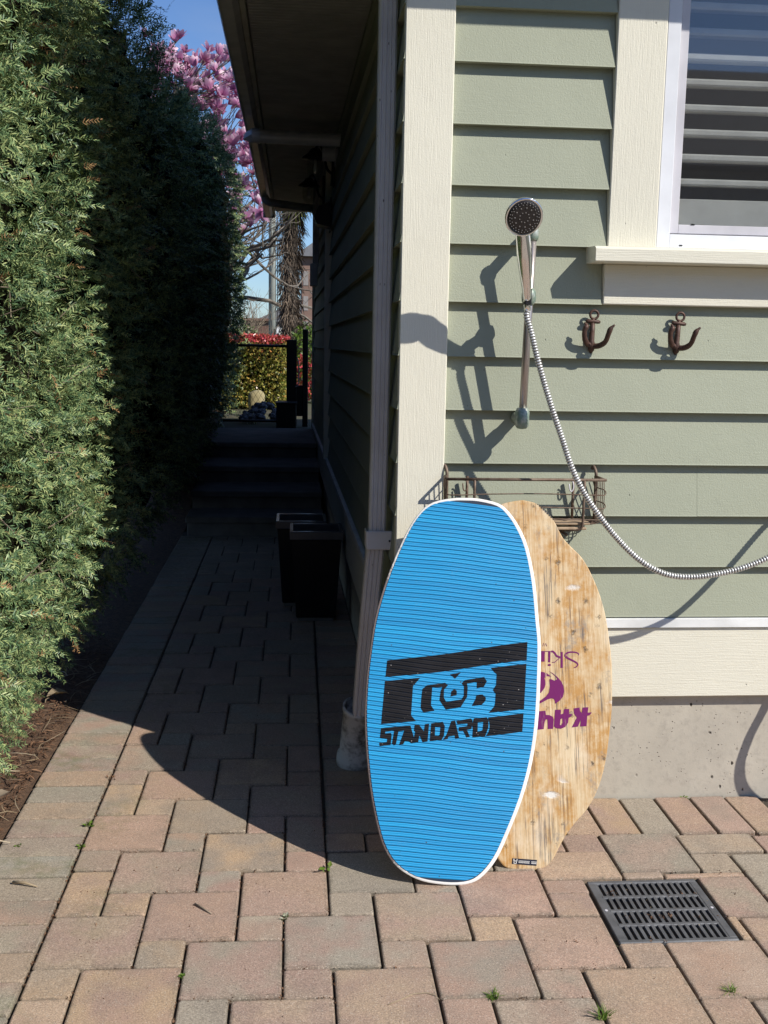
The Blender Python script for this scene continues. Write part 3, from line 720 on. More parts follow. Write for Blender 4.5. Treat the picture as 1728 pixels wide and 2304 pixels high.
b = MB(); b.prism([(GX + a, ZS + c) for a, c in prof], 'y', GY + .0, YE + .18); part(house, 'gutter', b, M['gutter'])
b = MB(); b.prism([(GY + a - .016, ZS + c) for a, c in prof], 'x', GX + .08, 4.8); part(house, 'gutter', b, M['gutter'])
b = MB(); b.prism([(GX - .028, -.065 + ZS), (GX + .10, -.065 + ZS), (GX + .10, ZS + .07), (GX - .028, ZS + .07)], 'y', YE + .181, YE + .186); part(house, 'gutter_end', b, M['gutter'])
b = MB(); b.add([(GX - .02, GY - .02, ZS + .085), (4.9, GY - .02, ZS + .085), (4.9, 7.3, ZS + 2.0), (2.3, 7.3, ZS + 2.0), (GX - .02, YE + .2, ZS + .085), (4.9, YE + .2, ZS + .085)], [(0, 1, 2, 3), (0, 3, 4), (4, 3, 2, 5), (0, 4, 5, 1)])
part(house, 'roof', b, M['shingle'])
b = MB(); b.box(.42, 4.2, 3.36, 9.3, 2.885, 6.2); part(house, 'added_shade_storey', b, M['siding_side'])  # unseen storey and roof, added and sized to keep the hedge shaded
b = MB(); b.prism([(.1, 6.2), (2.3, 7.4), (4.4, 6.2)], 'y', 3.0, 9.7); part(house, 'added_shade_roof', b, M['shingle'])

# near downspout with strap and drain hub
def rect_tube(mb, pts, hx, hy, ribs=True, m=0):
    """corrugated rectangular downspout along pts (list of (x,y,z)), hx/hy half sizes"""
    sec = []
    for sgn in (1,):
        front = [(-hx, -hy + .008), (-hx + .006, -hy)]
        if ribs:
            for c in (-.5, 0.0, .5): front += [(c * hx - .004, -hy), (c * hx - .0015, -hy + .004), (c * hx + .0015, -hy + .004), (c * hx + .004, -hy)]
        front += [(hx - .006, -hy), (hx, -hy + .008)]
        left = [(hx, hy - .008), (hx - .006, hy), (-hx + .006, hy), (-hx, hy - .008)]
        sec = front + left
    n = len(sec); s0 = len(mb.v)
    for (x, y, z) in pts: mb.v += [(x + a, y + c, z) for a, c in sec]
    for i in range(len(pts) - 1):
        for k in range(n): mb.f.append((s0 + i * n + k, s0 + i * n + (k + 1) % n, s0 + (i + 1) * n + (k + 1) % n, s0 + (i + 1) * n + k)); mb.mi.append(m)
DY = 3.40
b = MB(); rect_tube(b, [(.279, DY, 2.80), (.277, DY, 1.9), (.273, DY, 1.1), (.270, DY, .855)], .0275, .033)
rect_tube(b, [(.270, DY, .862), (.266, DY + .006, .80), (.246, DY + .045, .48), (.232, DY + .07, .21)], .0285, .034)
dsp = part(house, 'downspout', b, M['spout'], label='beige ribbed downspout beside the sunlit corner board')
b = MB(); b.cbox(.235, .318, DY - .041, DY - .0345, .800, .862, .004); b.cbox(.233, .238, DY - .0345, DY + .035, .802, .860, .002); part(house, 'strap', b, M['spout'], under=dsp)
b = MB(); b.lathe([(.0035, 0), (.0035, .003), (.0, .004)], 8, origin=(.309, DY - .0415, .830), axis=(0, -1, 0)); part(house, 'screw', b, M['dark'], under=dsp)
b = MB(); ax = Vector((.013, -.075, .235)).normalized()
b.lathe([(.064, 0), (.066, .012), (.0655, .035), (.058, .040), (.0575, .22), (.0605, .228), (.0605, .245), (.054, .245), (.052, .20)], 28, origin=(.219, 3.565, .0), axis=ax)
part(house, 'drain_hub', b, M['hub'], True, label='stained white pipe socket at the foot of the downspout', under=dsp)
# far downspout: from the gutter end back to the wall
b = MB(); rect_tube(b, [(wx(9.6) - .075, 9.6, 2.82), (wx(9.6) - .075, 9.6, 2.12)], .026, .036); b.cbox(wx(9.6) - .125, wx(9.6) - .06, 9.45, 9.55, 1.95, 2.14, .006)
part(house, 'downspout', b, M['gutter'], label='short pale downspout far along the shaded wall')
b = MB(); b.tube(smooth_path([(GX + .03, 10.1, ZS - .06), (GX + .06, 10.1, ZS - .11), (GX + .14, 10.08, ZS - .13), (wx(10) - .20, 10.0, ZS - .165), (wx(10) - .09, 9.9, ZS - .19), (wx(10) - .07, 9.7, ZS - .24)], 5), .036, 10); part(house, 'gutter_elbow', b, M['gutter'], True)

# vent pipe, stub and hood on the alley wall
vp_ = thing('vent_pipe', 'grey plastic pipe jutting from the shaded wall under the eave', 'pipe', (wx(6.85), 6.85, 2.70))
b = MB(); b.tube([(wx(6.85) + .02, 6.85, 2.695), (-.262, 6.85, 2.705)], .040, 18, cap=False); part(vp_, 'pipe', b, M['pvcgrey'], True)
b = MB(); b.lathe([(.044, 0), (.044, .05), (.041, .052)], 18, origin=(-.262, 6.85, 2.705), axis=(1, 0, 0)); b.add([(-.262, 6.806, 2.705), (-.262, 6.894, 2.705), (-.262, 6.85, 2.749), (-.262, 6.85, 2.661), (-.318, 6.85, 2.683), (-.30, 6.85, 2.723)], [(0, 2, 5), (0, 5, 4), (0, 4, 3), (1, 5, 2), (1, 4, 5), (1, 3, 4)])
part(vp_, 'end_cap', b, M['pvcgrey'])
vb = thing('pipe_stub', 'short grey pipe stub on the shaded wall below the long pipe', 'pipe', (wx(7.1), 7.1, 2.66))
b = MB(); b.tube([(wx(7.1) + .01, 7.1, 2.655), (wx(7.1) - .115, 7.1, 2.655)], .046, 18, cap=False); b.lathe([(.046, 0), (.036, .001), (.035, -.06)], 18, origin=(wx(7.1) - .115, 7.1, 2.655), axis=(-1, 0, 0)); part(vb, 'pipe', b, M['pvcgrey'], True)
b = MB(); b.cbox(wx(7.1) - .006 - .03, wx(7.1) - .03, 7.03, 7.17, 2.585, 2.725, .002); part(vb, 'wall_plate', b, M['pvcgrey'])
vh = thing('vent_hood', 'black dryer vent hood on the shaded clapboard wall', 'vent', (wx(7.75), 7.75, 2.36))
b = MB(); y0, y1 = 7.66, 7.84; x0 = wx(7.75) - .028
b.prism([(x0, 2.26), (x0, 2.44), (x0 - .09, 2.40), (x0 - .12, 2.33), (x0 - .10, 2.28)], 'y', y0, y1); part(vh, 'hood', b, M['black'])
b = MB(); b.cbox(x0 - .008, x0 + .0, 7.63, 7.87, 2.24, 2.46, .002); part(vh, 'wall_plate', b, M['black'])

def wall_lamp(y, z, label):
    r = thing('wall_lantern', label, 'lantern', (wx(y) - .03, y, z), 'lanterns on the alley wall')
    X = wx(y) - .03
    b = MB(); b.cbox(X - .018, X, y - .045, y + .045, z - .14, z + .12, .006); part(r, 'back_plate', b, M['lampcap'])
    b = MB(); b.tube(smooth_path([(X - .01, y, z - .06), (X - .05, y, z - .02), (X - .075, y, z + .085), (X - .10, y, z + .125), (X - .125, y, z + .10)], 5), .008, 8); part(r, 'arm', b, M['lampcap'], True)
    o = (X - .125, y, z)
    b = MB(); b.lathe([(.012, .105), (.030, .098), (.045, .075), (.085, .045), (.088, .038), (.050, .036), (.048, .030)], 20, origin=o); part(r, 'cap', b, M['lampcap'], True)
    b = MB(); b.lathe([(.052, .034), (.055, .0), (.050, -.055), (.036, -.085), (.010, -.095), (0, -.095)], 20, origin=o); part(r, 'glass_jar', b, M['lampglass'], True)
    b = MB(); b.lathe([(.010, .03), (.012, .0), (.018, -.03), (.012, -.052), (0, -.056)], 12, origin=o); part(r, 'bulb', b, M['slat'], True)
wall_lamp(7.25, 2.61, 'glass jar wall lantern nearer the camera, just beyond the pipes')
wall_lamp(8.85, 2.66, 'glass jar wall lantern farther away, beside the upright trim board')

# steps up the alley
st = thing('garden_steps', 'four broad dark concrete steps at the back of the shaded alley', 'steps', (-.25, 8.05, 0))
for (ya, yb, zt) in ((8.05, 8.50, .150), (8.50, 9.10, .285), (9.10, 9.86, .415), (9.86, 11.58, .55)):
    b = MB(); b.cbox(-.80, wx(ya) - .05, ya, yb + (.02 if zt < .5 else 0), -.1 if zt < .2 else zt - .2, zt - .05, .004); o = part(st, 'step', b, M['step'])
    b = MB(); b.cbox(-.81, wx(ya) - .045, ya - .025, yb + (.0 if zt > .5 else -.03), zt - .05, zt, .008); part(st, 'tread', b, M['step'], under=o)
# ================================================================== HEDGE
def hedge_x(z, y=0):
    P = [(0.12, -1.02), (.22, -.93), (.32, -.86), (.5, -.79), (.75, -.735), (1.05, -.685), (1.5, -.675), (2.0, -.685), (2.5, -.69), (2.95, -.70), (3.10, -.75), (3.22, -.90), (3.28, -1.2), (3.30, -1.6)]
    return float(np.interp(z, [p[0] for p in P], [p[1] for p in P]))
HP = np.array([(0.12, -1.02), (.22, -.93), (.32, -.86), (.5, -.79), (.75, -.735), (1.05, -.685), (1.5, -.675), (2.0, -.685), (2.5, -.69), (2.95, -.70), (3.10, -.75), (3.22, -.90), (3.28, -1.2), (3.30, -1.6)])
seg = np.hypot(np.diff(HP[:, 0]), np.diff(HP[:, 1])); HS = np.concatenate([[0], np.cumsum(seg)])
def hedge_pt(s, y, base):
    z = np.interp(s, HS, HP[:, 0]); x = np.interp(s, HS, HP[:, 1])
    ds = 0.02
    dz = np.interp(s + ds, HS, HP[:, 0]) - np.interp(s - ds, HS, HP[:, 0]); dx = np.interp(s + ds, HS, HP[:, 1]) - np.interp(s - ds, HS, HP[:, 1])
    n = unit(np.stack([dz, 0 * dz, -dx], -1))
    p = np.stack([x, y, z + base], -1)
    off = .055 * vnoise(p, 3.1, 1.0) + .060 * vnoise(p, 7.0, 4.0) + .022 * vnoise(p, 19.0, 2.0) + .055 * np.clip((y - 8.5) / 3, 0, 1)
    return p + n * off[..., None], n
def hbase(y): return np.where(y > 9, .35, 0.0) * np.clip((y - 9) / 1.5, 0, 1)
hedge = thing('hedge', 'tall dense yew hedge lining the left of the path', 'hedge', (-1.3, 3.2, 0))
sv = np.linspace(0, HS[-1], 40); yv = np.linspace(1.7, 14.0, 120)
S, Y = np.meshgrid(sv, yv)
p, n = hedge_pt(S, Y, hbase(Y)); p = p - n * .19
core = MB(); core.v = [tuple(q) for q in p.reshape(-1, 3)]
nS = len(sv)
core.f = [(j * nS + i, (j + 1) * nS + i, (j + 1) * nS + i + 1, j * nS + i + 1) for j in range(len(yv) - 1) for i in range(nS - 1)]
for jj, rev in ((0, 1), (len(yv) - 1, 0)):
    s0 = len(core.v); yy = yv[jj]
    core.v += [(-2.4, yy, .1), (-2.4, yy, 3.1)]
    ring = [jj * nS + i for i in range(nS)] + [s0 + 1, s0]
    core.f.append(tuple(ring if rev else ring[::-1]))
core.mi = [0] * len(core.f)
part(hedge, 'shade_hull', core, M['yewcore'])  # closed dark hull standing for the shade in the needle gaps

def sprays(P, N, L, K, nl, nw, r, droop=0.15, spread=.75, flat=0.5, jit=.24):
    """fan of needles on short twigs: P points, N outward normals, L lengths, K needles per side"""
    n = len(P)
    tan = unit(r.normal(size=(n, 3))); tan = unit(tan - N * (tan * N).sum(1, keepdims=True))
    D = unit(N * r.uniform(.35, 1.0, (n, 1)) + tan * r.uniform(.3, 1.0, (n, 1)) * spread + np.array([0, 0, 1]) * r.normal(-.05, .25, (n, 1)))
    up_ = unit(N * .6 + np.array([0, 0, 1]) * flat + r.normal(0, .45, (n, 3)))
    B = unit(np.cross(D, up_)); Un = np.cross(B, D)
    Vs = []; Fs = []; cnt = 0
    ts = (np.arange(K) + .5) / K
    for side in (-1, 1):
        for k in range(K):
            tt = ts[k]
            o = P + D * (L * tt)[:, None] - Un * (droop * L * tt * tt)[:, None]
            ang = .95 - .45 * tt + r.normal(0, jit, n)
            dirn = unit(D * np.cos(ang)[:, None] + B * (side * np.sin(ang))[:, None] + Un * r.normal(.06, jit * 1.2, n)[:, None])
            ln = nl * (1.05 - .55 * tt ** 2) * r.uniform(.75, 1.15, n)
            w = unit(np.cross(dirn, Un)) * nw / 2
            mid = o + dirn * (ln * .55)[:, None] + Un * (ln * .06)[:, None]; tip = o + dirn * ln[:, None] - Un * (ln * .05)[:, None]
            Vs += [o - w * .5, o + w * .5, mid + w, mid - w, tip]
    V = np.stack(Vs, 1)                      # n, (2K*5), 3
    m = 2 * K; base = (np.arange(n)[:, None] * (m * 5) + np.arange(m)[None] * 5).reshape(-1, 1)
    Q = base + np.array([[0, 1, 2, 3]]); T = base + np.array([[3, 2, 4, 4]])
    return V.reshape(-1, 3), Q, T, m
def tri_quad_mesh(name, V, Q, T, mat):
    me = bpy.data.meshes.new(name); nq, nt = len(Q), len(T)
    me.vertices.add(len(V)); me.vertices.foreach_set('co', V.astype(np.float32).ravel())
    T3 = T[:, :3]
    me.loops.add(nq * 4 + nt * 3); me.loops.foreach_set('vertex_index', np.concatenate([Q.ravel(), T3.ravel()]).astype(np.int32))
    me.polygons.add(nq + nt)
    st_ = np.concatenate([np.arange(nq) * 4, nq * 4 + np.arange(nt) * 3]).astype(np.int32)
    me.polygons.foreach_set('loop_start', st_); me.polygons.foreach_set('loop_total', np.concatenate([np.full(nq, 4), np.full(nt, 3)]).astype(np.int32))
    me.update(calc_edges=True); me.materials.append(mat); return me
def hedge_foliage(n, yr, sr, Lr, K, nl, nw, depth, seed, weight=None):
    r = np.random.default_rng(seed)
    s = r.uniform(sr[0], sr[1], n); y = r.uniform(yr[0], yr[1], n)
    p, nn = hedge_pt(s, y, hbase(y))
    keep = (.6 * vnoise(p, 9.0, 2.0) + .4 * vnoise(p, 21.0, 7.0) + r.uniform(-.40, .40, n)) > -.08
    p, nn, s, y = p[keep], nn[keep], s[keep], y[keep]; n = len(p); nn = unit(nn + r.normal(0, .25, nn.shape))
    p = p - nn * r.uniform(depth[0], depth[1], n)[:, None]
    return sprays(p, nn, r.uniform(*Lr, n), K, nl, nw, r)
off = np.array(hedge.location)
for args in ((15000, (2.0, 4.75), (0.0, 3.0), (.04, .08), 9, .021, .0031, (-.04, .14), 21),
             (2600, (2.0, 5.2), (2.9, 4.4), (.06, .11), 8, .026, .0046, (.0, .12), 22),
             (5200, (4.6, 8.2), (0.1, 4.3), (.08, .14), 8, .030, .0060, (.0, .12), 23),
             (6500, (8.0, 14.05), (0.1, 4.5), (.08, .13), 6, .032, .009, (.0, .12), 24)):
    V, Q, T, m = hedge_foliage(*args)
    link('foliage', tri_quad_mesh('foliage', V - off, Q, T, M['yew']), hedge, kind='stuff')
# dead brown sprigs and a few bare twigs showing through the clipped face
V, Q, T, m = hedge_foliage(330, (2.1, 4.6), (0.1, 2.9), (.03, .07), 7, .016, .0028, (-.05, .03), 41)
link('dead_sprigs', tri_quad_mesh('dead_sprigs', V - off, Q, T, M['deadyew']), hedge, kind='stuff')
r = np.random.default_rng(43); b = MB(); n = 150; s_ = r.uniform(.1, 2.8, n); y__ = r.uniform(2.1, 4.6, n); p__, n__ = hedge_pt(s_, y__, hbase(y__))
for k in range(n):
    d = unit(n__[k] * .5 + r.normal(0, .6, 3)); a = p__[k] - n__[k] * .07; L = r.uniform(.06, .16); b.tube([a, a + d * L * .5, a + d * L + np.array([0, 0, .01])], [.0022, .0018, .0009], 4, cap=False)
part(hedge, 'bare_twigs', b, M['twig'], kind='stuff')
# end face and stray shoots above the top
r = np.random.default_rng(5)
n = 700; P = np.stack([r.uniform(-1.8, -.72, n), np.full(n, 14.0) + r.uniform(-.05, .06, n), r.uniform(.5, 3.8, n)], 1)
V, Q, T, m = sprays(P, np.tile(np.array([[.3, 1., 0]]), (n, 1)), r.uniform(.12, .2, n), 6, .04, .01, r)
link('foliage', tri_quad_mesh('foliage', V - off, Q, T, M['yew']), hedge, kind='stuff')
n = 170; yy = r.uniform(7.5, 12.5, n); P = np.stack([r.uniform(-1.15, -.78, n), yy, 3.08 + hbase(yy) + r.uniform(-.1, .1, n)], 1)
V, Q, T, m = sprays(P, np.tile(np.array([[.15, 0, 1.]]), (n, 1)) , r.uniform(.15, .42, n), 14, .022, .006, r, 0.0, .18)
link('shoots', tri_quad_mesh('shoots', V - off, Q, T, M['yew']), hedge, kind='stuff')
b = MB()
for k in range(9):
    y = 2.3 + k * 1.3 + random.uniform(-.2, .2); b.tube([(-1.25, y, 0), (-1.2, y + .05, .3), (-1.3, y, 1.0)], [.035, .03, .02], 7)
part(hedge, 'stems', b, M['bark'], kind='stuff')

def leaf_cloud(n, pts, size, r, elong=1.8):
    """n leaves: 4-vertex diamond leaves folded on the midrib at pts"""
    D = unit(r.normal(size=(n, 3)) + np.array([0, -.2, .15])); A = unit(np.cross(D, r.normal(size=(n, 3)))); N = np.cross(D, A)
    L = size * r.uniform(.6, 1.25, n)[:, None]
    V = np.stack([pts, pts + D * L * .5 + A * L / elong * .5 + N * L * .10, pts + D * L, pts + D * L * .5 - A * L / elong * .5 + N * L * .10], 1).reshape(-1, 3)
    return V, np.arange(n)[:, None] * 4 + np.array([[0, 1, 2, 3]])

# ================================================================== FAR END OF THE ALLEY
def gz(y): return ground_z(0, y)
# clipped photinia
ph = thing('photinia_bush', 'clipped bush of yellow green leaves topped with red new growth', 'bush', (-.75, 16.4, gz(16)))
r = np.random.default_rng(31)
n = 11000; u = r.uniform(0, 1, n)
P = np.stack([r.uniform(-1.9, -.09, n), 16.4 + r.uniform(-.75, .6, n), r.uniform(.52, 1.47, n)], 1)
face = u < .55; P[face, 1] = 15.62 + r.uniform(-.06, .1, face.sum()) + .10 * vnoise(P[face], 5.0)
rt_ = (u > .55) & (u < .72); P[rt_, 0] = -.10 + r.uniform(-.08, .05, rt_.sum())
V, F = leaf_cloud(n, P, .052, r); o = link('foliage', np_mesh('foliage', V - np.array(ph.location), F, M['photinia']), ph, kind='stuff')
n = 3400; P = np.stack([r.uniform(-1.9, -.07, n), r.uniform(15.6, 17.0, n), np.zeros(n)], 1)
P[:, 2] = 1.46 + .05 * np.sqrt(np.clip(1 - ((P[:, 0] + .9) / 1.0) ** 2, 0, 1)) + r.uniform(-.05, .06, n); fm = r.uniform(0, 1, n) < .5; P[fm, 1] = r.uniform(15.55, 15.7, fm.sum())
V, F = leaf_cloud(n, P, .050, r); link('new_leaves', np_mesh('new_leaves', V - np.array(ph.location), F, M['photred']), ph, kind='stuff')
b = MB(); b.box(-1.85, -.2, 15.85, 16.8, gz(16), 1.40); part(ph, 'shade_hull', b, M['yewcore'])  # dark block behind the leaves, its colour stands for inner shade
p2 = thing('red_shrub', 'narrow red and lime green shrub glimpsed between the gate posts', 'shrub', (.28, 17.5, gz(17)))
n = 900; P = np.stack([r.uniform(.0, .55, n), r.uniform(17.3, 17.8, n), r.uniform(.55, 1.25, n)], 1); V, F = leaf_cloud(n, P, .075, r)
link('new_leaves', np_mesh('new_leaves', V - np.array(p2.location), F, M['photred']), p2, kind='stuff')
n = 900; P = np.stack([r.uniform(.0, .6, n), r.uniform(17.3, 17.9, n), r.uniform(.5, 1.75, n)], 1); V, F = leaf_cloud(n, P, .085, r)
link('foliage', np_mesh('foliage', V - np.array(p2.location), F, M['green']), p2, kind='stuff')

# palm
palm = thing('palm_tree', 'shaggy palm with a fibrous brown trunk behind the gate', 'palm', (-.05, 18, gz(18)))
tp = [(-.05, 18, gz(18)), (-.05, 18, 1.0), (-.03, 18, 1.64), (-.07, 18, 2.13), (-.06, 18, 2.9), (-.03, 18, 3.6), (-.03, 18, 4.6)]
b = MB(); b.tube(smooth_path(tp, 4), .105, 12); part(palm, 'trunk', b, M['bark'], True)
n = 4600; zz = r.uniform(.95, 4.6, n); aa = r.uniform(0, 2 * np.pi, n)
px = np.interp(zz, [q[2] for q in tp], [q[0] for q in tp]); rad = np.interp(zz, [.9, 1.3, 1.8, 2.4, 3.3, 4.6], [.09, .12, .14, .125, .145, .16]) * (1 + .18 * np.sin(zz * 21)) * r.uniform(.7, 1.1, n)
o0 = np.stack([px + rad * np.cos(aa), 18 + rad * np.sin(aa), zz], 1); radv = np.stack([np.cos(aa), np.sin(aa), np.zeros(n)], 1)
L = r.uniform(.09, .25, n)[:, None]; D = unit(radv * r.uniform(.1, .6, (n, 1)) + np.array([0, 0, -1.]) + r.normal(0, .28, (n, 3)))
W = unit(np.cross(D, radv)) * r.uniform(.002, .006, (n, 1))
V = np.stack([o0 - W, o0 + W, o0 + D * L * .6 + W * .8 + radv * .012, o0 + D * L + radv * .0, ], 1).reshape(-1, 3)
link('fibre', np_mesh('fibre', V - np.array(palm.location), np.arange(n)[:, None] * 4 + np.array([[0, 1, 2, 3]]), M['fibre']), palm, kind='stuff')
def frond_mesh(name, droop, stem, nl, ll, mat):
    b = MB(); b.tube(smooth_path([(0, 0, 0), (stem * .5, 0, stem * .18), (stem, 0, stem * .1 - droop * .2)], 4), [.010] * 8 + [.006], 5)
    for k in range(nl):
        a = math.radians(-130 + 260 * k / (nl - 1)); d = Vector((math.cos(a), math.sin(a), 0)); o = Vector((stem, 0, stem * .1 - droop * .2))
        ln = ll * (1 - .25 * abs(a) / 2.3); w = Vector((-d.y, d.x, 0)) * .016
        p1 = o + d * ln * .55 - Vector((0, 0, droop * ln * .25)); p2_ = o + d * ln - Vector((0, 0, droop * ln * .85))
        b.add([o - w * .2, o + w * .2, p1 + w, p1 - w, p2_], [(0, 1, 2, 3), (3, 2, 4)])
    return b.mesh(name, mat)
fm = [frond_mesh('frond', d, s, 26, .48, M['frond']) for d, s in ((.35, .5), (.7, .55), (1.0, .6))]
for k in range(17):
    o = link('frond', fm[k % 3], palm); a = k * 2.4; tilt = -.75 + .105 * k
    o.location = (.01, 0, 3.72 + .02 * k); o.rotation_euler = (0, -tilt if k > 4 else .75, a); s = random.uniform(.85, 1.1); o.scale = (s, s, s)

# gate of black metal with chain link
gate = thing('garden_gate', 'black metal gate with chain link at the top of the steps', 'gate', (-.3, 12.5, gz(12.5)))
Zg = gz(12.5)
b = MB(); b.tube([(-.98, 12.5, 1.425), (-.085, 12.5, 1.425)], .017, 10); b.tube([(-.98, 12.5, Zg + .06), (-.085, 12.5, Zg + .06)], .015, 10); part(gate, 'rail', b, M['black'], True)
b = MB(); b.tube([(-.98, 12.5, Zg), (-.98, 12.5, 1.45)], .017, 10); part(gate, 'stile', b, M['black'], True)
b = MB(); b.cbox(-.085, .035, 12.46, 12.56, Zg, 1.50, .006); part(gate, 'post', b, M['black'])
b = MB(); b.cbox(.10, .165, 12.46, 12.53, Zg, 1.62, .006); part(gate, 'post', b, M['black'])
b = MB(); b.cbox(.035, .10, 12.48, 12.51, .62, .98, .004); part(gate, 'lower_panel', b, M['black'])
b = MB(); b.tube(smooth_path([(.035, 12.47, 1.30), (.055, 12.45, 1.22), (.052, 12.44, 1.0), (.02, 12.45, .96)], 4), .007, 6); part(gate, 'latch', b, M['screenframe'], True)
b = MB()
for k in range(-9, 11):
    for sgn in (1, -1):
        pts = []
        for q in range(2):
            z = (Zg + .06, 1.41)[q]; x = -.66 + k * .06 + (z - Zg) * sgn * .62 + (0 if sgn > 0 else .5)
            pts.append((x, z))
        (xa, za), (xb, zb) = pts
        t0, t1 = 0.0, 1.0; dx = xb - xa
        for lim, s_ in ((-.655, 1), (-.09, -1)):
            if dx != 0:
                tl = (lim - xa) / dx
                if s_ * dx > 0: t0 = max(t0, tl)
                else: t1 = min(t1, tl)
        if t1 > t0 + .02: b.tube([(xa + dx * t0, 12.5 + .004 * sgn, za + (zb - za) * t0), (xa + dx * t1, 12.5 + .004 * sgn, za + (zb - za) * t1)], .0016, 4, cap=False)
part(gate, 'chain_link', b, M['black'])

# boulder, stone pile, dark box, sprig
def rock(name, label, loc, size, mat, seed, n=18):
    rr = np.random.default_rng(seed); b = MB(); prof = []
    for i in range(9):
        th = math.pi * i / 8
        for k in range(n):
            a = 2 * math.pi * k / n; d = np.array([math.sin(th) * math.cos(a), math.sin(th) * math.sin(a), math.cos(th)])
            d = np.sign(d) * np.abs(d) ** .7; q = d * (1 + .12 * vnoise(d * 1.0 + seed, 2.2, seed)); b.v.append((q[0] * size[0], q[1] * size[1], q[2] * size[2]))
    for i in range(8):
        for k in range(n): b.f.append((i * n + k, (i + 1) * n + k, (i + 1) * n + (k + 1) % n, i * n + (k + 1) % n))
    b.mi = [0] * len(b.f); o = b.obj(name, mat, None, True); o.location = loc
    return tag(o, label, 'rock')
rock('boulder', 'pale sandy block of stone under the clipped bush', (-.49, 14.2, .69), (.108, .09, .145), M['boulder'], 3)
sp_ = thing('stone_pile', 'heap of blue grey stones at the top of the steps', 'stones', (-.36, 12.9, gz(12.9)))
rr = random.Random(4)
for k in range(52):
    x = rr.uniform(-.60, -.17); y = 12.72 + rr.uniform(0, .55); h_ = max(0, .26 - abs(x + .36) * .8) * (y - 12.55) * 1.3
    b = MB(); s = rr.uniform(.035, .075); o = (x, y, Zg + .03 + h_ * .9)
    b.lathe([(0, -s * .6), (s * .7, -s * .45), (s, 0), (s * .75, s * .42), (0, s * .55)], 7, origin=o, axis=(rr.uniform(-.4, .4), rr.uniform(-.4, .4), 1)); part(sp_, 'stone', b, M['stone'])
bx = thing('planter_box', 'low dark wooden box beside the gate post at the top of the steps', 'planter', (-.08, 12.25, gz(12)))
b = MB(); b.cbox(-.195, .03, 12.1, 12.42, .5, .78, .006); part(bx, 'box', b, M['black'])
b = MB(); b.cbox(-.205, .04, 12.09, 12.43, .78, .80, .004); part(bx, 'rim', b, M['black'])
def tuft(name, label, cat, loc, n, L, w, mat, seed, spread=.9, leafy=False, group=None):
    rr = np.random.default_rng(seed); V = []; F = []
    for k in range(n):
        a = rr.uniform(0, 6.283); lean = rr.uniform(.15, spread); ln = L * rr.uniform(.45, 1.1); d = np.array([math.cos(a) * lean, math.sin(a) * lean, 1.0]); d /= np.linalg.norm(d)
        s = np.array([-math.sin(a), math.cos(a), 0]) * w * rr.uniform(.6, 1.2); o = np.array([rr.normal(0, L * .16), rr.normal(0, L * .10), 0])
        m_ = o + d * ln * .55; t_ = o + d * ln * .9 + np.array([math.cos(a), math.sin(a), 0]) * ln * .28 * lean - np.array([0, 0, ln * .12 * lean]); b0 = len(V)
        if leafy: V += [o - s * .12, o + s * .12, o + d * ln * .4 + s * .15, o + d * ln * .4 - s * .15, o + d * ln * .62 - s, t_, o + d * ln * .62 + s]; F += [(b0, b0 + 1, b0 + 2, b0 + 3), (b0 + 2, b0 + 6, b0 + 5), (b0 + 2, b0 + 5, b0 + 3), (b0 + 3, b0 + 5, b0 + 4)]
        else: V += [o - s, o + s, m_ + s * .8, m_ - s * .8, t_]; F += [(b0, b0 + 1, b0 + 2, b0 + 3), (b0 + 3, b0 + 2, b0 + 4)]
    mb = MB(); mb.add(V, F); o = mb.obj(name, mat); o.location = loc
    return tag(o, label, cat, group)
tuft('strappy_plant', 'small grey green strappy plant among the blue stones', 'plant', (-.47, 12.78, Zg), 16, .20, .005, M['shrub'], 3)

# trees and things beyond the garden
def branch_tree(mb, p, d, L, r_, depth, rr, bend=.35, up=.12, kids=(2, 3), shrink=.72, rshrink=.62, tips=None):
    pts = [Vector(p)]; dd = Vector(d).normalized(); rs = [r_]; n = 4
    for k in range(n):
        dd = (dd + Vector((rr.gauss(0, bend), rr.gauss(0, bend), rr.gauss(0, bend) + up)) * .5).normalized(); pts.append(pts[-1] + dd * L / n); rs.append(r_ * (1 - (1 - rshrink) * (k + 1) / n))
    mb.tube(pts, rs, 6 if r_ > .02 else 4, cap=False)
    if tips is not None and depth <= 1: tips += pts[1:]
    if depth > 0:
        for k in range(rr.randint(*kids)):
            at = pts[rr.randint(2, n)]; nd = (dd + Vector((rr.gauss(0, .75), rr.gauss(0, .75), rr.gauss(0, .6) + up))).normalized()
            branch_tree(mb, at, nd, L * shrink * rr.uniform(.75, 1.2), rs[-1] * rr.uniform(.7, .95), depth - 1, rr, bend, up, kids, shrink, rshrink, tips)
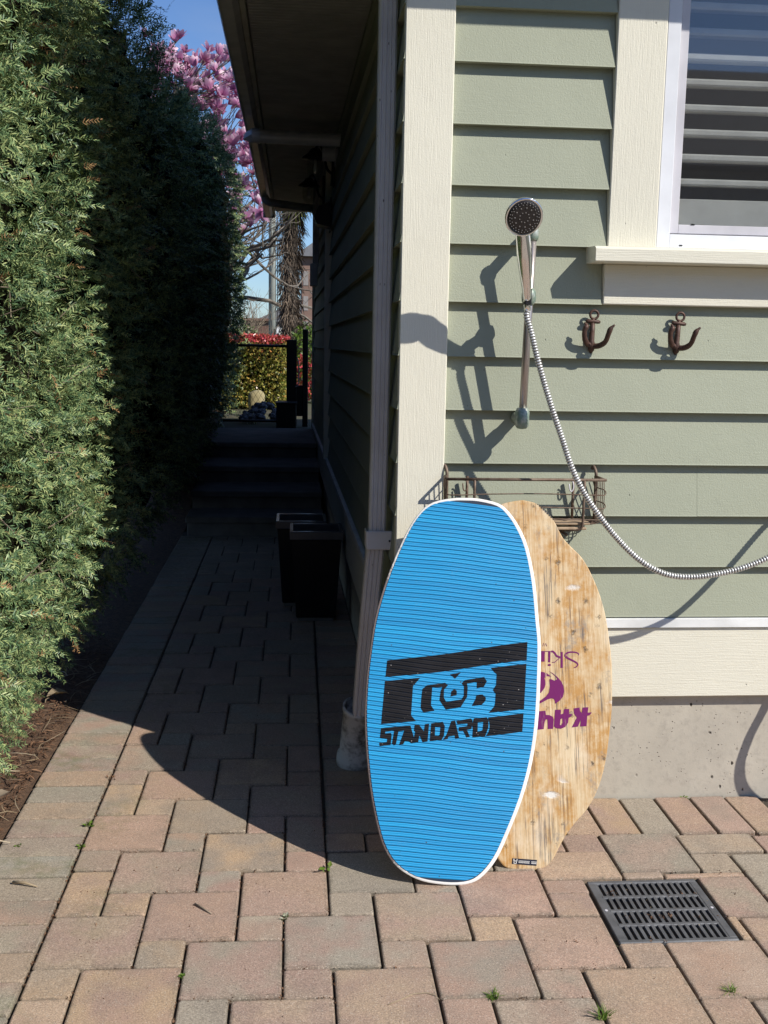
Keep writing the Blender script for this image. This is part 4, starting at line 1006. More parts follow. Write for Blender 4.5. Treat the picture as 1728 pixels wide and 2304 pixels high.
# magnolia in bloom
mag = thing('magnolia_tree', 'magnolia tree covered in pink and white tulip shaped blossoms', 'magnolia', (-2.2, 15.8, gz(15.8)))
rr = random.Random(12); b = MB(); b.tube([(-2.2, 15.8, gz(15)), (-2.15, 15.8, 1.4), (-2.1, 15.75, 2.2)], [.11, .09, .075], 9); part(mag, 'trunk', b, M['greybark'], True)
tips = []; b = MB()
for d, L in (((.6, 0, 1), 1.5), ((1, .1, .55), 1.6), ((.9, -.2, .9), 1.6), ((.2, .1, 1), 1.7), ((1, 0, .25), 1.5), ((-.6, 0, 1), 1.3), ((1.0, .3, 1.1), 1.6)):
    branch_tree(b, (-2.1, 15.75, 2.1), d, L, .05, 3, rr, .30, .10, (2, 4), .68, .55, tips)
part(mag, 'branches', b, M['greybark'])
def blossom_mesh(open_, seed):
    rq = random.Random(seed); b = MB()
    for k in range(8):
        a = 2 * math.pi * k / 8 + rq.uniform(-.2, .2); inner = k % 2; lean = (open_ * (.45 if inner else 1.0)) + rq.uniform(-.08, .10); Lp = .105 * rq.uniform(.85, 1.1); W = .026
        out = Vector((math.cos(a), math.sin(a), 0)); sd = Vector((-out.y, out.x, 0)); rows = []
        for i in range(5):
            t_ = i / 4; rr_ = .008 + .030 * math.sin(min(1, t_ * 1.3) * 1.57) + lean * .075 * t_ ** 1.7; z = Lp * (t_ - lean * .28 * t_ ** 2.5)
            w = W * math.sin(.35 + 2.55 * t_) * (1.05 if i else .8); rows.append([out * rr_ + sd * (s * w) + out * (-abs(s) * w * .28) + Vector((0, 0, z)) for s in (-1, 0, 1)])
        s0 = len(b.v); b.v += [tuple(q) for row in rows for q in row]
        for i in range(4):
            for s in range(2): b.f.append((s0 + i * 3 + s, s0 + i * 3 + s + 1, s0 + (i + 1) * 3 + s + 1, s0 + (i + 1) * 3 + s)); b.mi.append(0)
    return b.mesh('blossom', M['petal'], True)
bms = [blossom_mesh(x, i) for i, x in enumerate((.25, .5, .75, 1.05))]
cand = [t_ for t_ in tips if -2.3 < t_.x < .3 and 2.9 < t_.z < 5.5]
rr.shuffle(cand); nb = 0; placed = []
def blossom_at(q):
    o = link('blossom', rr.choice(bms), mag); o.location = q - Vector(mag.location); o.rotation_euler = (rr.gauss(0, .55), rr.gauss(0, .55), rr.uniform(0, 6.28)); s = rr.uniform(1.0, 1.55); o.scale = (s, s, s)
b = MB()
while nb < 295:
    x = rr.uniform(-2.0, -.05); top = 5.42 - .18 * max(0, x + 1.3) - .40 * max(0, x + .62); lo = 2.95
    q = Vector((x, rr.uniform(14.9, 16.2), lo + (top - lo) * rr.random() ** .75))
    if (q.x > -.42 and q.z < 4.1) or q.x < -.56 * (q.z - 1.45) - .15 or q.x > -.10 * (q.z - 1.45): continue
    if any((q - w).length < .115 for w in placed): continue
    placed.append(q); blossom_at(q); nb += 1
    near = min(tips, key=lambda w: (w - q).length)
    mid = (near + q) * .5 + Vector((rr.gauss(0, .05), rr.gauss(0, .05), -.06)); b.tube([near, mid, q], [.008, .006, .004], 4, cap=False)
part(mag, 'twigs', b, M['greybark'], kind='stuff')

# bare tree with knobbly pale limbs
bt = thing('bare_tree', 'leafless tree with twisting pale grey limbs beyond the gate', 'tree', (-1.7, 18.6, gz(18)))
rr = random.Random(22); b = MB(); b.tube([(-1.7, 18.6, gz(18)), (-1.62, 18.6, 1.4), (-1.5, 18.55, 2.1)], [.17, .14, .12], 9); part(bt, 'trunk', b, M['greybark'], True)
b = MB()
for d, L, r_ in (((1, 0, .55), 1.15, .055), ((1, .2, .95), 1.2, .05), ((1, -.1, .22), 1.1, .05), ((.8, 0, 1.3), 1.2, .05), ((1, 0, .8), 1.4, .045), ((-.7, 0, 1), 1.1, .05), ((1, .1, .38), 1.5, .045)):
    branch_tree(b, (-1.5, 18.55, 2.05), d, L, r_, 4, rr, .45, .06, (2, 3), .70, .70)
part(bt, 'branches', b, M['greybark'])
tk = thing('twiggy_shrub', 'leafless beige twiggy shrub left of the utility pole', 'shrub', (-.95, 20.5, gz(20)))
b = MB(); rr = random.Random(6)
for k in range(44):
    d = (rr.gauss(0, .35), rr.gauss(0, .3), 1); branch_tree(b, (-.95 + rr.gauss(0, .16), 20.5 + rr.gauss(0, .15), gz(20) + rr.uniform(.2, .9)), d, rr.uniform(.5, .85), .007, 2, rr, .30, .15, (2, 4), .62, .7)
part(tk, 'twigs', b, M['twig'])
fs = thing('flowering_shrub', 'pale flowering shrub below the twiggy shrub', 'shrub', (-.95, 19.0, gz(19)))
n = 1500; r = np.random.default_rng(9); q = unit(r.normal(size=(n, 3))) * (r.uniform(.35, 1, n) ** .5)[:, None]; P = np.array([-.98, 19.0, 1.42]) + q * np.array([.42, .4, .42])
V, F = leaf_cloud(n, P, .06, r); link('foliage', np_mesh('foliage', V - np.array(fs.location), F, M['shrub']), fs, kind='stuff')
b = MB(); b.tube([(-.98, 19, gz(19)), (-.98, 19, 1.2)], .02, 6); part(fs, 'stem', b, M['bark'])

up_ = thing('utility_pole', 'tall pale grey green utility pole beyond the gate', 'pole', (-.49, 25, gz(25)))
b = MB(); b.tube([(-.49, 25, gz(25)), (-.50, 25, 4.6), (-.505, 25, 9.0)], [.090, .080, .065], 16); part(up_, 'pole', b, M['pole'], True)
b = MB(); b.tube([(-.375, 24.93, gz(25)), (-.385, 24.93, 4.2)], .011, 6); part(up_, 'conduit', b, M['cable'])
b = MB(); b.cbox(-.40, -.29, 24.86, 24.90, 1.50, 1.84, .004); part(up_, 'sign', b, M['sign'])
fb = thing('brown_shed', 'small dark brown wooden shed left of the utility pole', 'shed', (-.85, 27, gz(27)))
b = MB(); b.cbox(-1.25, -.62, 26.8, 28, .5, 2.0, .01); part(fb, 'wall', b, M['farbrown'])
b = MB(); b.prism([(-1.35, 2.0), (-.52, 2.0), (-.56, 2.06), (-1.3, 2.06)], 'y', 26.7, 28.1); part(fb, 'roof', b, M['farbrown'])
fh = thing('distant_house', 'distant house with a grey sloping roof right of the utility pole', 'house', (.4, 42, gz(42)))
b = MB(); b.box(-1.2, 4.4, 40.2, 46, .4, 2.35); part(fh, 'wall', b, M['farwall'])
b = MB(); b.prism([(-1.5, 2.25), (.6, 3.25), (4.8, 3.25), (4.8, 2.25)], 'y', 39.9, 46.3); part(fh, 'roof', b, M['farroof'])
b = MB(); b.box(-.3, .3, 40.18, 40.2, 1.2, 1.9); w_ = part(fh, 'window', b, M['dark']); b = MB(); b.box(-.36, .36, 40.15, 40.19, 1.14, 1.20); part(fh, 'sill', b, M['sign'], under=w_)
bw = thing('brick_house', 'reddish brick house glimpsed behind the palm trunk', 'house', (1.6, 32, gz(32)))
b = MB(); b.box(.22, 3.5, 31, 36, .4, 3.9); part(bw, 'wall', b, M['brick'])
b = MB(); b.prism([(.0, 3.9), (1.8, 5.2), (3.8, 3.9)], 'y', 30.8, 36.2); part(bw, 'roof', b, M['farroof'])
b = MB()
for k in range(3):
    b = MB(); b.box(.26, .40, 30.985, 30.998, 1.7 + k * .7, 2.1 + k * .7); part(bw, 'window', b, M['farwall'])
et = thing('evergreen_tree', 'dark evergreen tree low behind the bush at the gate', 'tree', (.15, 22, gz(22)))
n = 1600; q = unit(r.normal(size=(n, 3))) * (r.uniform(.3, 1, n) ** .5)[:, None]; P = np.array([.10, 22, 1.35]) + q * np.array([.48, .5, .62]); V, F = leaf_cloud(n, P, .08, r)
link('crown', np_mesh('crown', V - np.array(et.location), F, M['evergreen']), et, kind='stuff'); b = MB(); b.tube([(.1, 22, gz(22)), (.1, 22, 1.3)], .04, 6); part(et, 'trunk', b, M['bark'])
for k, (z, lab) in enumerate(((10.55, 'upper thin black cable crossing the sky'), (10.35, 'lower thin black cable crossing the sky'))):
    b = MB(); b.tube([(-14, 26, z + .3), (-5, 26, z), (6, 26, z + .15)], .012, 5); tag(b.obj('overhead_cable', M['cable']), lab, 'cable', 'overhead cables')
# neighbouring house across the yard, behind the camera (mirrored in the window and the chrome)
nh = thing('neighbour_house', 'neighbouring house across the yard with a shingled roof', 'house', (1, -11, 0))
b = MB(); b.box(-5, 8, -15, -9.5, -.1, 4.2); part(nh, 'wall', b, M['farwall'])
b = MB(); b.prism([(-9.0, 4.1), (-12.2, 6.2), (-15.5, 4.1)], 'x', -5.5, 8.5); part(nh, 'roof', b, M['shingle'])

# ================================================================== BOARDS (outlines and prints in metres on the board: x across, y up the board)
BLUE=[(.0349,1.0813),(.0759,1.0829),(.1181,1.0804),(.1728,1.0667),(.2029,1.0424),(.2325,.9971),(.2574,.9312),(.2732,.8281),(.2789,.7199),(.2818,.6478),(.2744,.5334),(.2623,.4214),(.2418,.3202),(.2101,.2243),(.1657,.1266),(.1316,.064),(.0944,.0224),(.0581,.0023),(.0054,-.0015),(-.0605,.0073),(-.1042,.023),(-.1433,.0493),(-.1696,.0829),(-.1908,.1339),(-.2116,.2318),(-.2218,.3183),(-.2274,.4057),(-.2277,.4714),(-.2218,.5605),(-.2113,.6415),(-.1972,.7253),(-.1711,.8153),(-.1398,.8965),(-.0974,.9856),(-.0593,1.0408),(-.0206,1.069)]
BROWN=[(.0302,1.0548),(.0657,1.0451),(.0933,1.0226),(.1132,.9944),(.1362,.9456),(.1598,.9175),(.1936,.8822),(.2196,.8335),(.2446,.7646),(.2589,.6954),(.2677,.5998),(.2684,.5326),(.2671,.5048),(.2623,.4355),(.2517,.3672),(.2358,.2858),(.211,.214),(.1756,.1567),(.1413,.1218),(.1119,.087),(.0896,.0522),(.0722,.0224),(.0483,.0012),(.0158,-.0071)]
LOGO=[[[(-.1631,.609),(.2414,.6554),(.237,.6048),(-.1689,.5617)]],[[(-.1703,.5501),(-.0703,.5619),(-.0893,.5399),(-.0912,.5384),(-.0983,.4566),(-.085,.4407),(-.1828,.4307)]],[[(.1326,.5841),(.2358,.5944),(.2233,.4696),(.1223,.4613),(.1386,.4786),(.1413,.4887),(.1436,.5128),(.1362,.5231),(.146,.5369),(.1486,.5663),(.1405,.573)]],[[(.0144,.5707),(.0459,.5748),(.029,.5578)]],[[(.0259,.5293),(.0329,.5234),(.0322,.5117),(.0149,.5083),(.0176,.5228)]],[[(-.065,.5302),(-.0685,.504),(-.0706,.4772),(-.0634,.4649),(-.0318,.4693),(-.0415,.4849),(-.0367,.5343),(-.0076,.5362),(-.0131,.5238),(-.0172,.4984),(.0004,.4717),(.0423,.477),(.0618,.5056),(.0644,.5318),(.0625,.5428),(.0908,.5462),(.0902,.5287),(.1105,.5321),(.1199,.5474),(.1122,.5596),(.0565,.5527),(.0473,.5444),(.0537,.5349),(.0527,.5101),(.046,.4992),(.0017,.4939),(-.0046,.5063),(-.0033,.5281),(.0082,.5404),(.0002,.5474),(-.0521,.541)]],[[(.0881,.5097),(.0956,.5111),(.1061,.5113),(.1155,.5021),(.1137,.4934),(.1021,.4822),(.0745,.4804),(.0863,.5002)]],[[(.1197,.4483),(.2218,.4587),(.216,.4081),(.112,.3979),(.119,.4079),(.1231,.4194),(.1235,.4309)]],[[(-.1834,.4196),(-.1459,.4239),(-.1468,.4135),(-.1718,.4102),(-.1718,.4052),(-.1557,.4071),(-.1536,.4014),(-.1569,.3744),(-.1876,.3706),(-.1887,.3791),(-.167,.3824),(-.1662,.3916),(-.1866,.3926)]],[[(-.1459,.4239),(-.1165,.427),(-.1182,.4138),(-.1344,.4119),(-.1423,.3749),(-.1475,.3731),(-.1532,.3772),(-.1469,.4113)]],[[(-.1165,.427),(-.1006,.4279),(-.0914,.3949),(-.0998,.3786),(-.1085,.3851),(-.1173,.3838),(-.1218,.376),(-.1335,.3741),(-.1182,.4138)]],[[(-.0885,.4299),(-.0767,.4308),(-.0631,.4117),(-.0597,.4317),(-.0479,.433),(-.0534,.3829),(-.0674,.381),(-.0758,.4011),(-.0799,.3802),(-.0998,.3786),(-.0914,.3949),(-.0874,.4106),(-.091,.4135)]],[[(-.042,.4337),(-.0093,.4376),(-.0037,.4253),(-.0066,.3995),(-.0136,.3867),(-.0471,.3836)],[(-.0311,.4235),(-.0163,.4237),(-.0184,.4025),(-.0229,.3983),(-.0325,.3984)]],[[(.0151,.4394),(.0257,.4405),(.0361,.391),(.025,.3897),(.023,.3984),(.0066,.3967),(.0034,.3893),(-.0099,.3869),(.0008,.4022)]],[[(.0294,.4393),(.0704,.446),(.0755,.4416),(.0718,.4171),(.0583,.4151),(.0666,.3956),(.0562,.3936),(.0479,.4117),(.0352,.4111),(.0363,.4219),(.0601,.4245),(.0611,.4317),(.0328,.4306)]],[[(.0793,.4459),(.116,.4491),(.1209,.441),(.1195,.4208),(.1097,.3972),(.0733,.3941),(.0755,.4171),(.0736,.4301)],[(.0902,.4356),(.1058,.4362),(.1028,.4138),(.0886,.4097)]]]
GRAPH=[[[(.0789,.5495),(.091,.5427),(.1043,.5319),(.1148,.5199),(.121,.5052),(.1225,.4906),(.1184,.4747),(.107,.4629),(.0944,.4552),(.094,.4631),(.0909,.4691),(.0855,.4711),(.0745,.4686),(.0523,.4576),(.0385,.4544),(.0389,.4637),(.0518,.4649),(.068,.4766),(.078,.4884),(.0807,.5069),(.0801,.5255),(.0849,.5261),(.0943,.5214),(.1012,.524),(.1034,.5266),(.0989,.5333),(.0883,.5427)]],[[(.0474,.5484),(.061,.547),(.0732,.5429),(.0865,.5328),(.0743,.5349),(.0659,.5296),(.0694,.515),(.0648,.5004),(.054,.4873),(.0395,.4808)]],[[(.1485,.4414),(.1664,.4438),(.1673,.4332),(.1725,.4279),(.1753,.4437),(.1924,.4442),(.1897,.429),(.202,.4295),(.1948,.4211),(.1879,.4198),(.1845,.3903),(.1654,.3898),(.169,.4095),(.1585,.3893),(.1407,.3875),(.1569,.4149),(.1492,.4269)]],[[(.0937,.438),(.1115,.4385),(.1096,.4247),(.1179,.4272),(.1197,.4397),(.1355,.4402),(.1342,.4257),(.1451,.4249),(.1379,.4165),(.133,.4152),(.1304,.4008),(.1217,.3891),(.1093,.384),(.0957,.3855),(.0885,.3908)],[(.1083,.4102),(.1139,.4141),(.1141,.401),(.1097,.3938),(.1063,.3952)]],[[(.0487,.4346),(.0651,.4357),(.066,.4239),(.0768,.4231),(.0862,.4184),(.0886,.4105),(.0855,.3843),(.0699,.3838),(.0702,.4107),(.0655,.4114),(.0618,.4042),(.0583,.384),(.0359,.3817),(.0405,.4347)]],[[(.1168,.6041),(.123,.604),(.1214,.5582),(.1147,.5583)]],[[(.0797,.6057),(.0866,.6056),(.0847,.5748),(.0783,.5746)]],[[(.0564,.6058),(.0701,.6057),(.0683,.5769),(.0553,.5764)]],[[(.0766,.5669),(.0783,.5691),(.0818,.57),(.0852,.5691),(.0869,.5668),(.085,.5645),(.0815,.5635),(.0782,.5646)]]]
STROKES=[([(.1695,.5943),(.1697,.599),(.1595,.6031),(.143,.6032),(.1332,.5993),(.1302,.5932),(.1368,.5865),(.1516,.579),(.1624,.5729),(.166,.5675),(.1618,.5608),(.1548,.5582)],.0022),([(.1148,.588),(.0971,.574),(.0895,.5745)],.0009),([(.1141,.5887),(.104,.5927),(.0995,.6002),(.0948,.6053),(.0894,.6063)],.0028),([(.0564,.6062),(.0894,.6063)],.0009),([(.0645,.6212),(.0672,.6306),(.07,.6218),(.0731,.6299),(.0762,.6211)],.0008)]
STICK=[(-.0448,.0282),(.0252,.0219),(.0231,.0063),(-.0465,.013)]
def clip_poly(poly, a, b, c):
    """keep the part of a convex polygon where a*x + b*y >= c"""
    out = []
    for i in range(len(poly)):
        p, q = poly[i], poly[(i + 1) % len(poly)]; dp, dq = a * p[0] + b * p[1] - c, a * q[0] + b * q[1] - c
        if dp >= 0: out.append(p)
        if (dp >= 0) != (dq >= 0):
            t_ = dp / (dp - dq); out.append((p[0] + (q[0] - p[0]) * t_, p[1] + (q[1] - p[1]) * t_))
    return out
def smooth_loop(pts, n=3):
    P = [Vector((*p, 0)) for p in pts]; N = len(P); out = []
    for i in range(N):
        a, b, c, d = P[i - 1], P[i], P[(i + 1) % N], P[(i + 2) % N]
        for k in range(n):
            t = k / n; q = 0.5 * ((2 * b) + (c - a) * t + (2 * a - 5 * b + 4 * c - d) * t * t + (3 * b - a - 3 * c + d) * t ** 3); out.append((q.x, q.y))
    return out
def inset(poly, d):
    N = len(poly); out = []
    area = sum(poly[i][0] * poly[(i + 1) % N][1] - poly[(i + 1) % N][0] * poly[i][1] for i in range(N)); sg = 1 if area > 0 else -1
    for i in range(N):
        a, b, c = Vector(poly[i - 1]), Vector(poly[i]), Vector(poly[(i + 1) % N]); t_ = (c - a).normalized(); out.append((b.x - t_.y * d * sg, b.y + t_.x * d * sg))
    return out
def board_body(mb, poly, thick, edge, m_face=0, m_side=1):
    """solid board: front face at n=0 (towards the viewer), rounded rails"""
    N = len(poly); rows = [(inset(poly, edge), 0.0), (inset(poly, edge * .3), -edge * .3), (poly, -edge), (poly, -thick + edge), (inset(poly, edge), -thick)]
    s0 = len(mb.v)
    for pl, n_ in rows: mb.v += [(x, y, n_) for x, y in pl]
    for k in range(4):
        for i in range(N): mb.f.append((s0 + k * N + i, s0 + (k + 1) * N + i, s0 + (k + 1) * N + (i + 1) % N, s0 + k * N + (i + 1) % N)); mb.mi.append(m_face if k < 2 else m_side)
    area = sum(poly[i][0] * poly[(i + 1) % N][1] - poly[(i + 1) % N][0] * poly[i][1] for i in range(N))
    f1 = tuple(s0 + i for i in range(N)); f2 = tuple(s0 + 4 * N + i for i in range(N))
    mb.f += [f1 if area > 0 else f1[::-1], f2[::-1] if area > 0 else f2]; mb.mi += [m_face, m_side]
    if area < 0: pass
def flat_print(mb, loops, nz, th=.0004):
    tri = tessellate_polygon([[Vector((x, y, 0)) for x, y in lp] for lp in loops]); pts = [q for lp in loops for q in lp]
    mb.add([(x, y, nz) for x, y in pts], [tuple(t_) for t_ in tri])
def board_matrix(k, x0, y0):
    s = math.sqrt(1 + k * k); ex = Vector((1, 0, 0)); ev = Vector((0, k / s, 1 / s)); en = ex.cross(ev)   # en points to -Y, +Z
    return Matrix(((ex.x, ev.x, en.x, x0), (ex.y, ev.y, en.y, y0), (ex.z, ev.z, en.z, 0.002), (0, 0, 0, 1)))

# blue skimboard
sk = thing('blue_skimboard', 'blue ridged skimboard with black printed logo and white edge leaning on the corner', 'skimboard')
sk.matrix_world = board_matrix(.385, .43, 2.687)
OUT = smooth_loop(BLUE, 3)
b = MB(); board_body(b, OUT, .014, .004); b.obj('deck', [M['rim'], M['boardside']], sk, False)
PADO = [(x - .0025, y) for x, y in inset(OUT, .0088)]
PIT_, SL_ = .01235, .118                       # ridge pitch along the board, slant of the ridges
HG = .0006
def wave(x, y): return .0022 * math.sin(9 * x + 7 * y + 1.0) + .0010 * math.sin(21 * x - 13 * y)
def band_iter():
    k = -6
    while k * PIT_ < 1.20: yield k; k += 1
RK = (-.5, -.42, -.30, -.07, 0.0, .07, .30, .42, .5); RV = (.0014, .0024, .0028, .0027, .0021, .0027, .0028, .0024, .0014)
CF = (0.0, .08, .20, .43, .5, .57, .80, .92, 1.0)
def ridge_h(t_): return float(np.interp(t_, RK, RV))
b = MB()
flat_print(b, [PADO], .0008); gro = b.obj('pad_base', M['padgroove'], sk)
def ridged(mb, polys, lift):
    cut = []
    for pl in polys:                           # narrow slices, so that the print follows the wavy ridges
        xa = min(q[0] for q in pl); xb = max(q[0] for q in pl); n = max(1, int((xb - xa) / .012))
        for i in range(n):
            q = clip_poly(clip_poly(pl, 1, 0, xa + (xb - xa) * i / n), -1, 0, -(xa + (xb - xa) * (i + 1) / n))
            if len(q) > 2: cut.append(q)
    polys = cut
    for k in band_iter():
        lo = k * PIT_ + HG; hi = (k + 1) * PIT_ - HG; md = (lo + hi) / 2; cuts = [lo + (hi - lo) * q for q in CF]
        for pl in polys:
            ys_ = [y + SL_ * x for x, y in pl]
            if max(ys_) < lo or min(ys_) > hi: continue
            for c0, c1 in zip(cuts[:-1], cuts[1:]):
                q = clip_poly(clip_poly(pl, SL_, 1, c0), -SL_, -1, -c1)
                if len(q) < 3: continue
                vs_ = [(x, y + wave(x, y), ridge_h(((y + SL_ * x) - md) / (hi - lo)) + lift) for x, y in q]
                ar = sum(q[i][0] * q[(i + 1) % len(q)][1] - q[(i + 1) % len(q)][0] * q[i][1] for i in range(len(q)))
                mb.add(vs_, [tuple(range(len(q))) if ar > 0 else tuple(range(len(q) - 1, -1, -1))])
for k in band_iter():                          # every ridge one smooth strip of its own
    lo = k * PIT_ + HG; hi = (k + 1) * PIT_ - HG
    strip = clip_poly(clip_poly(PADO, SL_, 1, lo), -SL_, -1, -hi)
    if len(strip) < 3: continue
    mb_ = MB(); md = (lo + hi) / 2; cuts = [lo + (hi - lo) * q for q in CF]
    rowsL = []
    for cc in cuts:
        xs_ = []
        for i in range(len(PADO)):
            p, q = PADO[i], PADO[(i + 1) % len(PADO)]; dp, dq = p[1] + SL_ * p[0] - cc, q[1] + SL_ * q[0] - cc
            if (dp >= 0) != (dq >= 0): t_ = dp / (dp - dq); xs_.append(p[0] + (q[0] - p[0]) * t_)
        if len(xs_) < 2: rowsL.append(None); continue
        rowsL.append((min(xs_), max(xs_)))
    if any(r_ is None for r_ in rowsL): continue
    NS = 22
    for (xa, xb), cc in zip(rowsL, cuts):
        for i in range(NS + 1):
            x = xa + (xb - xa) * i / NS; wv = wave(x, cc - SL_ * x); h_ = ridge_h((cc - md) / (hi - lo))
            mb_.v.append((x, cc - SL_ * x + wv, h_ + .0002 * math.sin(x * 31 + k)))
    for j in range(8):
        for i in range(NS): a = j * (NS + 1) + i; mb_.f.append((a, a + 1, a + NS + 2, a + NS + 1)); mb_.mi.append(0)
    mb_.obj('pad_ridge', M['pad'], sk, True)
b = MB()
for loops in LOGO:
    pts = [q for lp in loops for q in lp]; tri = tessellate_polygon([[Vector((x, y, 0)) for x, y in lp] for lp in loops])
    ridged(b, [[pts[i] for i in t_] for t_ in tri], .00075)
b.obj('printed_logo', M['padblack'], sk, label='black framed emblem above the word STANDARD')

# worn plywood skimboard
wb = thing('wooden_skimboard', 'worn plywood skimboard with purple upside down lettering behind the blue board', 'skimboard')
wb.matrix_world = board_matrix(.345, .665, 2.77)
R_ = [(x, y) for x, y in BROWN]
AX0, AX1 = (-.006, -.0075), (.012, 1.056)
left = []
for x, y in reversed(R_[1:-1]):
    t_ = (y - AX0[1]) / (AX1[1] - AX0[1]); xa = AX0[0] + (AX1[0] - AX0[0]) * t_; left.append((2 * xa - x, y))
OUTW = smooth_loop([(AX1[0], AX1[1])] + R_ + [AX0] + left, 3)
b = MB(); board_body(b, OUTW, .011, .0035); b.obj('deck', [M['ply'], M['oldwood']], wb)
def stroke(mb, pts, w, nz):
    P = [Vector((*p, 0)) for p in smooth_path([(x, y, 0) for x, y in pts], 4)] if len(pts) > 5 else [Vector((x, y, 0)) for x, y in pts]
    P = [Vector((p.x, p.y, 0)) for p in P]; s0 = len(mb.v)
    for i, p in enumerate(P):
        t_ = (P[min(i + 1, len(P) - 1)] - P[max(i - 1, 0)]).normalized(); n_ = Vector((-t_.y, t_.x, 0)); ww = w * (1 if len(pts) < 6 else .45 + .75 * math.sin(math.pi * i / (len(P) - 1)))
        mb.v += [tuple(p + n_ * ww + Vector((0, 0, nz))), tuple(p - n_ * ww + Vector((0, 0, nz)))]
    for i in range(len(P) - 1): mb.f.append((s0 + 2 * i, s0 + 2 * i + 1, s0 + 2 * i + 3, s0 + 2 * i + 2)); mb.mi.append(0)
b = MB()
for loops in GRAPH: flat_print(b, loops, .0009)
for pts, w in STROKES: stroke(b, pts, w, .0009)
b.obj('printed_lettering', M['purple'], wb, label='purple upside down lettering and crescent emblem')
b = MB(); c4 = STICK; b.add([(x, y, .0006) for x, y in c4] + [(x, y, .0012) for x, y in c4], [(3, 2, 1, 0), (4, 5, 6, 7)] + [(i, (i + 1) % 4, 4 + (i + 1) % 4, 4 + i) for i in range(4)])
stk = b.obj('sticker', M['sticker'], wb, label='small black sticker at the foot of the board')
b = MB(); rq = random.Random(3)
def stick_pt(u, v): 
    p = Vector(c4[0]) * (1 - u) * (1 - v) + Vector(c4[1]) * u * (1 - v) + Vector(c4[2]) * u * v + Vector(c4[3]) * (1 - u) * v; return (p.x, p.y, .0016)
def srect(u0, u1, v0, v1): b.add([stick_pt(u0, v0), stick_pt(u1, v0), stick_pt(u1, v1), stick_pt(u0, v1)], [(0, 1, 2, 3)])
u = .26
while u < .97:
    wd = rq.uniform(.018, .032)
    if not (.70 < u < .745): srect(u, u + wd * .45, .30, .72); srect(u, u + wd, .30, .40); srect(u + wd * .4, u + wd, .62, .72)
    u += wd + .010
for (a_, b_, c_, d_) in ((.045, .075, .06, .5), (.175, .20, .06, .5), (.05, .20, .38, .50), (.06, .085, .55, .9), (.155, .18, .55, .9), (.06, .18, .84, .93)): srect(a_, b_, c_, d_)
b.obj('sticker_print', M['white'], stk)

# ================================================================== HAND SHOWER
sh = thing('hand_shower', 'chrome hand shower on a wall bar beside the cream corner board', 'shower', (.68, 3.2, 1.25))
BX, BY = .677, 3.122
b = MB(); b.tube([(BX - .001, BY, 1.245), (BX + .004, BY, 1.5), (BX + .010, BY, 1.775)], .0115, 14); part(sh, 'slide_bar', b, M['bar'], True)
def bracket(z, x):
    b = MB()
    b.tube(smooth_path([(x, 3.212, z - .004), (x, 3.18, z - .004), (x, 3.145, z), (x, BY, z + .004)], 4), [.017] * 5 + [.020] * 8, 14)
    b.lathe([(0, -.034), (.014, -.032), (.020, -.024), (.0215, -.006), (.0215, .018), (.0165, .028), (.0125, .030)], 16, origin=(x, BY, z)); part(sh, 'bracket', b, M['verdigris'], True)
bracket(1.246, BX - .002); 
b = MB(); xt = BX + .010
b.tube(smooth_path([(xt, 3.212, 1.782), (xt, 3.18, 1.782), (xt, 3.145, 1.780), (xt, BY, 1.776)], 4), [.016] * 5 + [.0165] * 8, 14); b.lathe([(.0125, -.020), (.0165, -.012), (.0165, .012), (.012, .024), (0, .027)], 16, origin=(xt, BY, 1.776)); part(sh, 'bracket', b, M['verdigris'], True)
hz_ = 1.598
b = MB(); b.lathe([(0, -.026), (.014, -.024), (.0205, -.014), (.0215, 0), (.0205, .014), (.014, .024), (0, .026)], 16, origin=(BX + .004, BY - .002, hz_)); 
b.tube([(BX + .002, BY - .005, hz_), (BX - .008, BY - .040, hz_ + .006)], [.016, .017], 12); part(sh, 'holder', b, M['verdigris'], True)
b = MB(); b.cbox(BX - .0195, BX + .0015, BY - .056, BY - .03, hz_ - .026, hz_ + .022, .003); part(sh, 'clip', b, M['black'])
H0 = Vector((BX - .010, BY - .045, hz_ - .012)); HC = Vector((.620, 2.945, 1.803))   # foot of the handle, centre of the spray face
face_n = Vector((.06, -.90, -.42)).normalized()
hp = [H0, H0.lerp(HC, .22) + Vector((.000, .000, 0)), H0.lerp(HC, .45) + Vector((0, .006, 0)), H0.lerp(HC, .66) + Vector((0, .014, 0)), H0.lerp(HC, .84) + Vector((0, .022, .002)), HC - face_n * .022 + Vector((.001, .0, -.010))]
hp = smooth_path(hp, 6); nH = len(hp)
hr = [float(np.interp(i / (nH - 1), [0, .14, .3, .5, .7, .88, 1], [.0120, .0140, .0185, .0215, .0210, .0185, .021])) for i in range(nH)]
b = MB(); b.tube(hp, hr, 20); part(sh, 'handle', b, M['chrome'], True)
b = MB(); b.lathe([(0, -.034), (.018, -.033), (.036, -.026), (.048, -.014), (.0525, -.002), (.0535, .004), (.0525, .0085), (.049, .0095), (.047, .0075)], 40, origin=HC, axis=face_n); hd = part(sh, 'head', b, M['chrome'], True)
b = MB(); b.lathe([(.0478, .0062), (.0465, .0086), (.030, .0100), (0, .0104)], 36, origin=HC, axis=face_n); part(sh, 'spray_face', b, M['nozzleface'], True, under=hd)
fu = (Vector((0, 0, 1)) - face_n * face_n.z).normalized(); fv = face_n.cross(fu)
b = MB()
for cnt, rad, s in ((30, .0405, .0013), (22, .0350, .0013), (11, .0265, .0021), (9, .0135, .0017)):
    for k in range(cnt):
        a = 2 * math.pi * k / cnt + rad * 40; o = HC + face_n * .0094 + (fu * math.cos(a) + fv * math.sin(a)) * rad
        b.lathe([(s, 0), (s * .95, .0016), (s * .45, .0020), (s * .4, .0010)], 7, origin=o, axis=face_n)
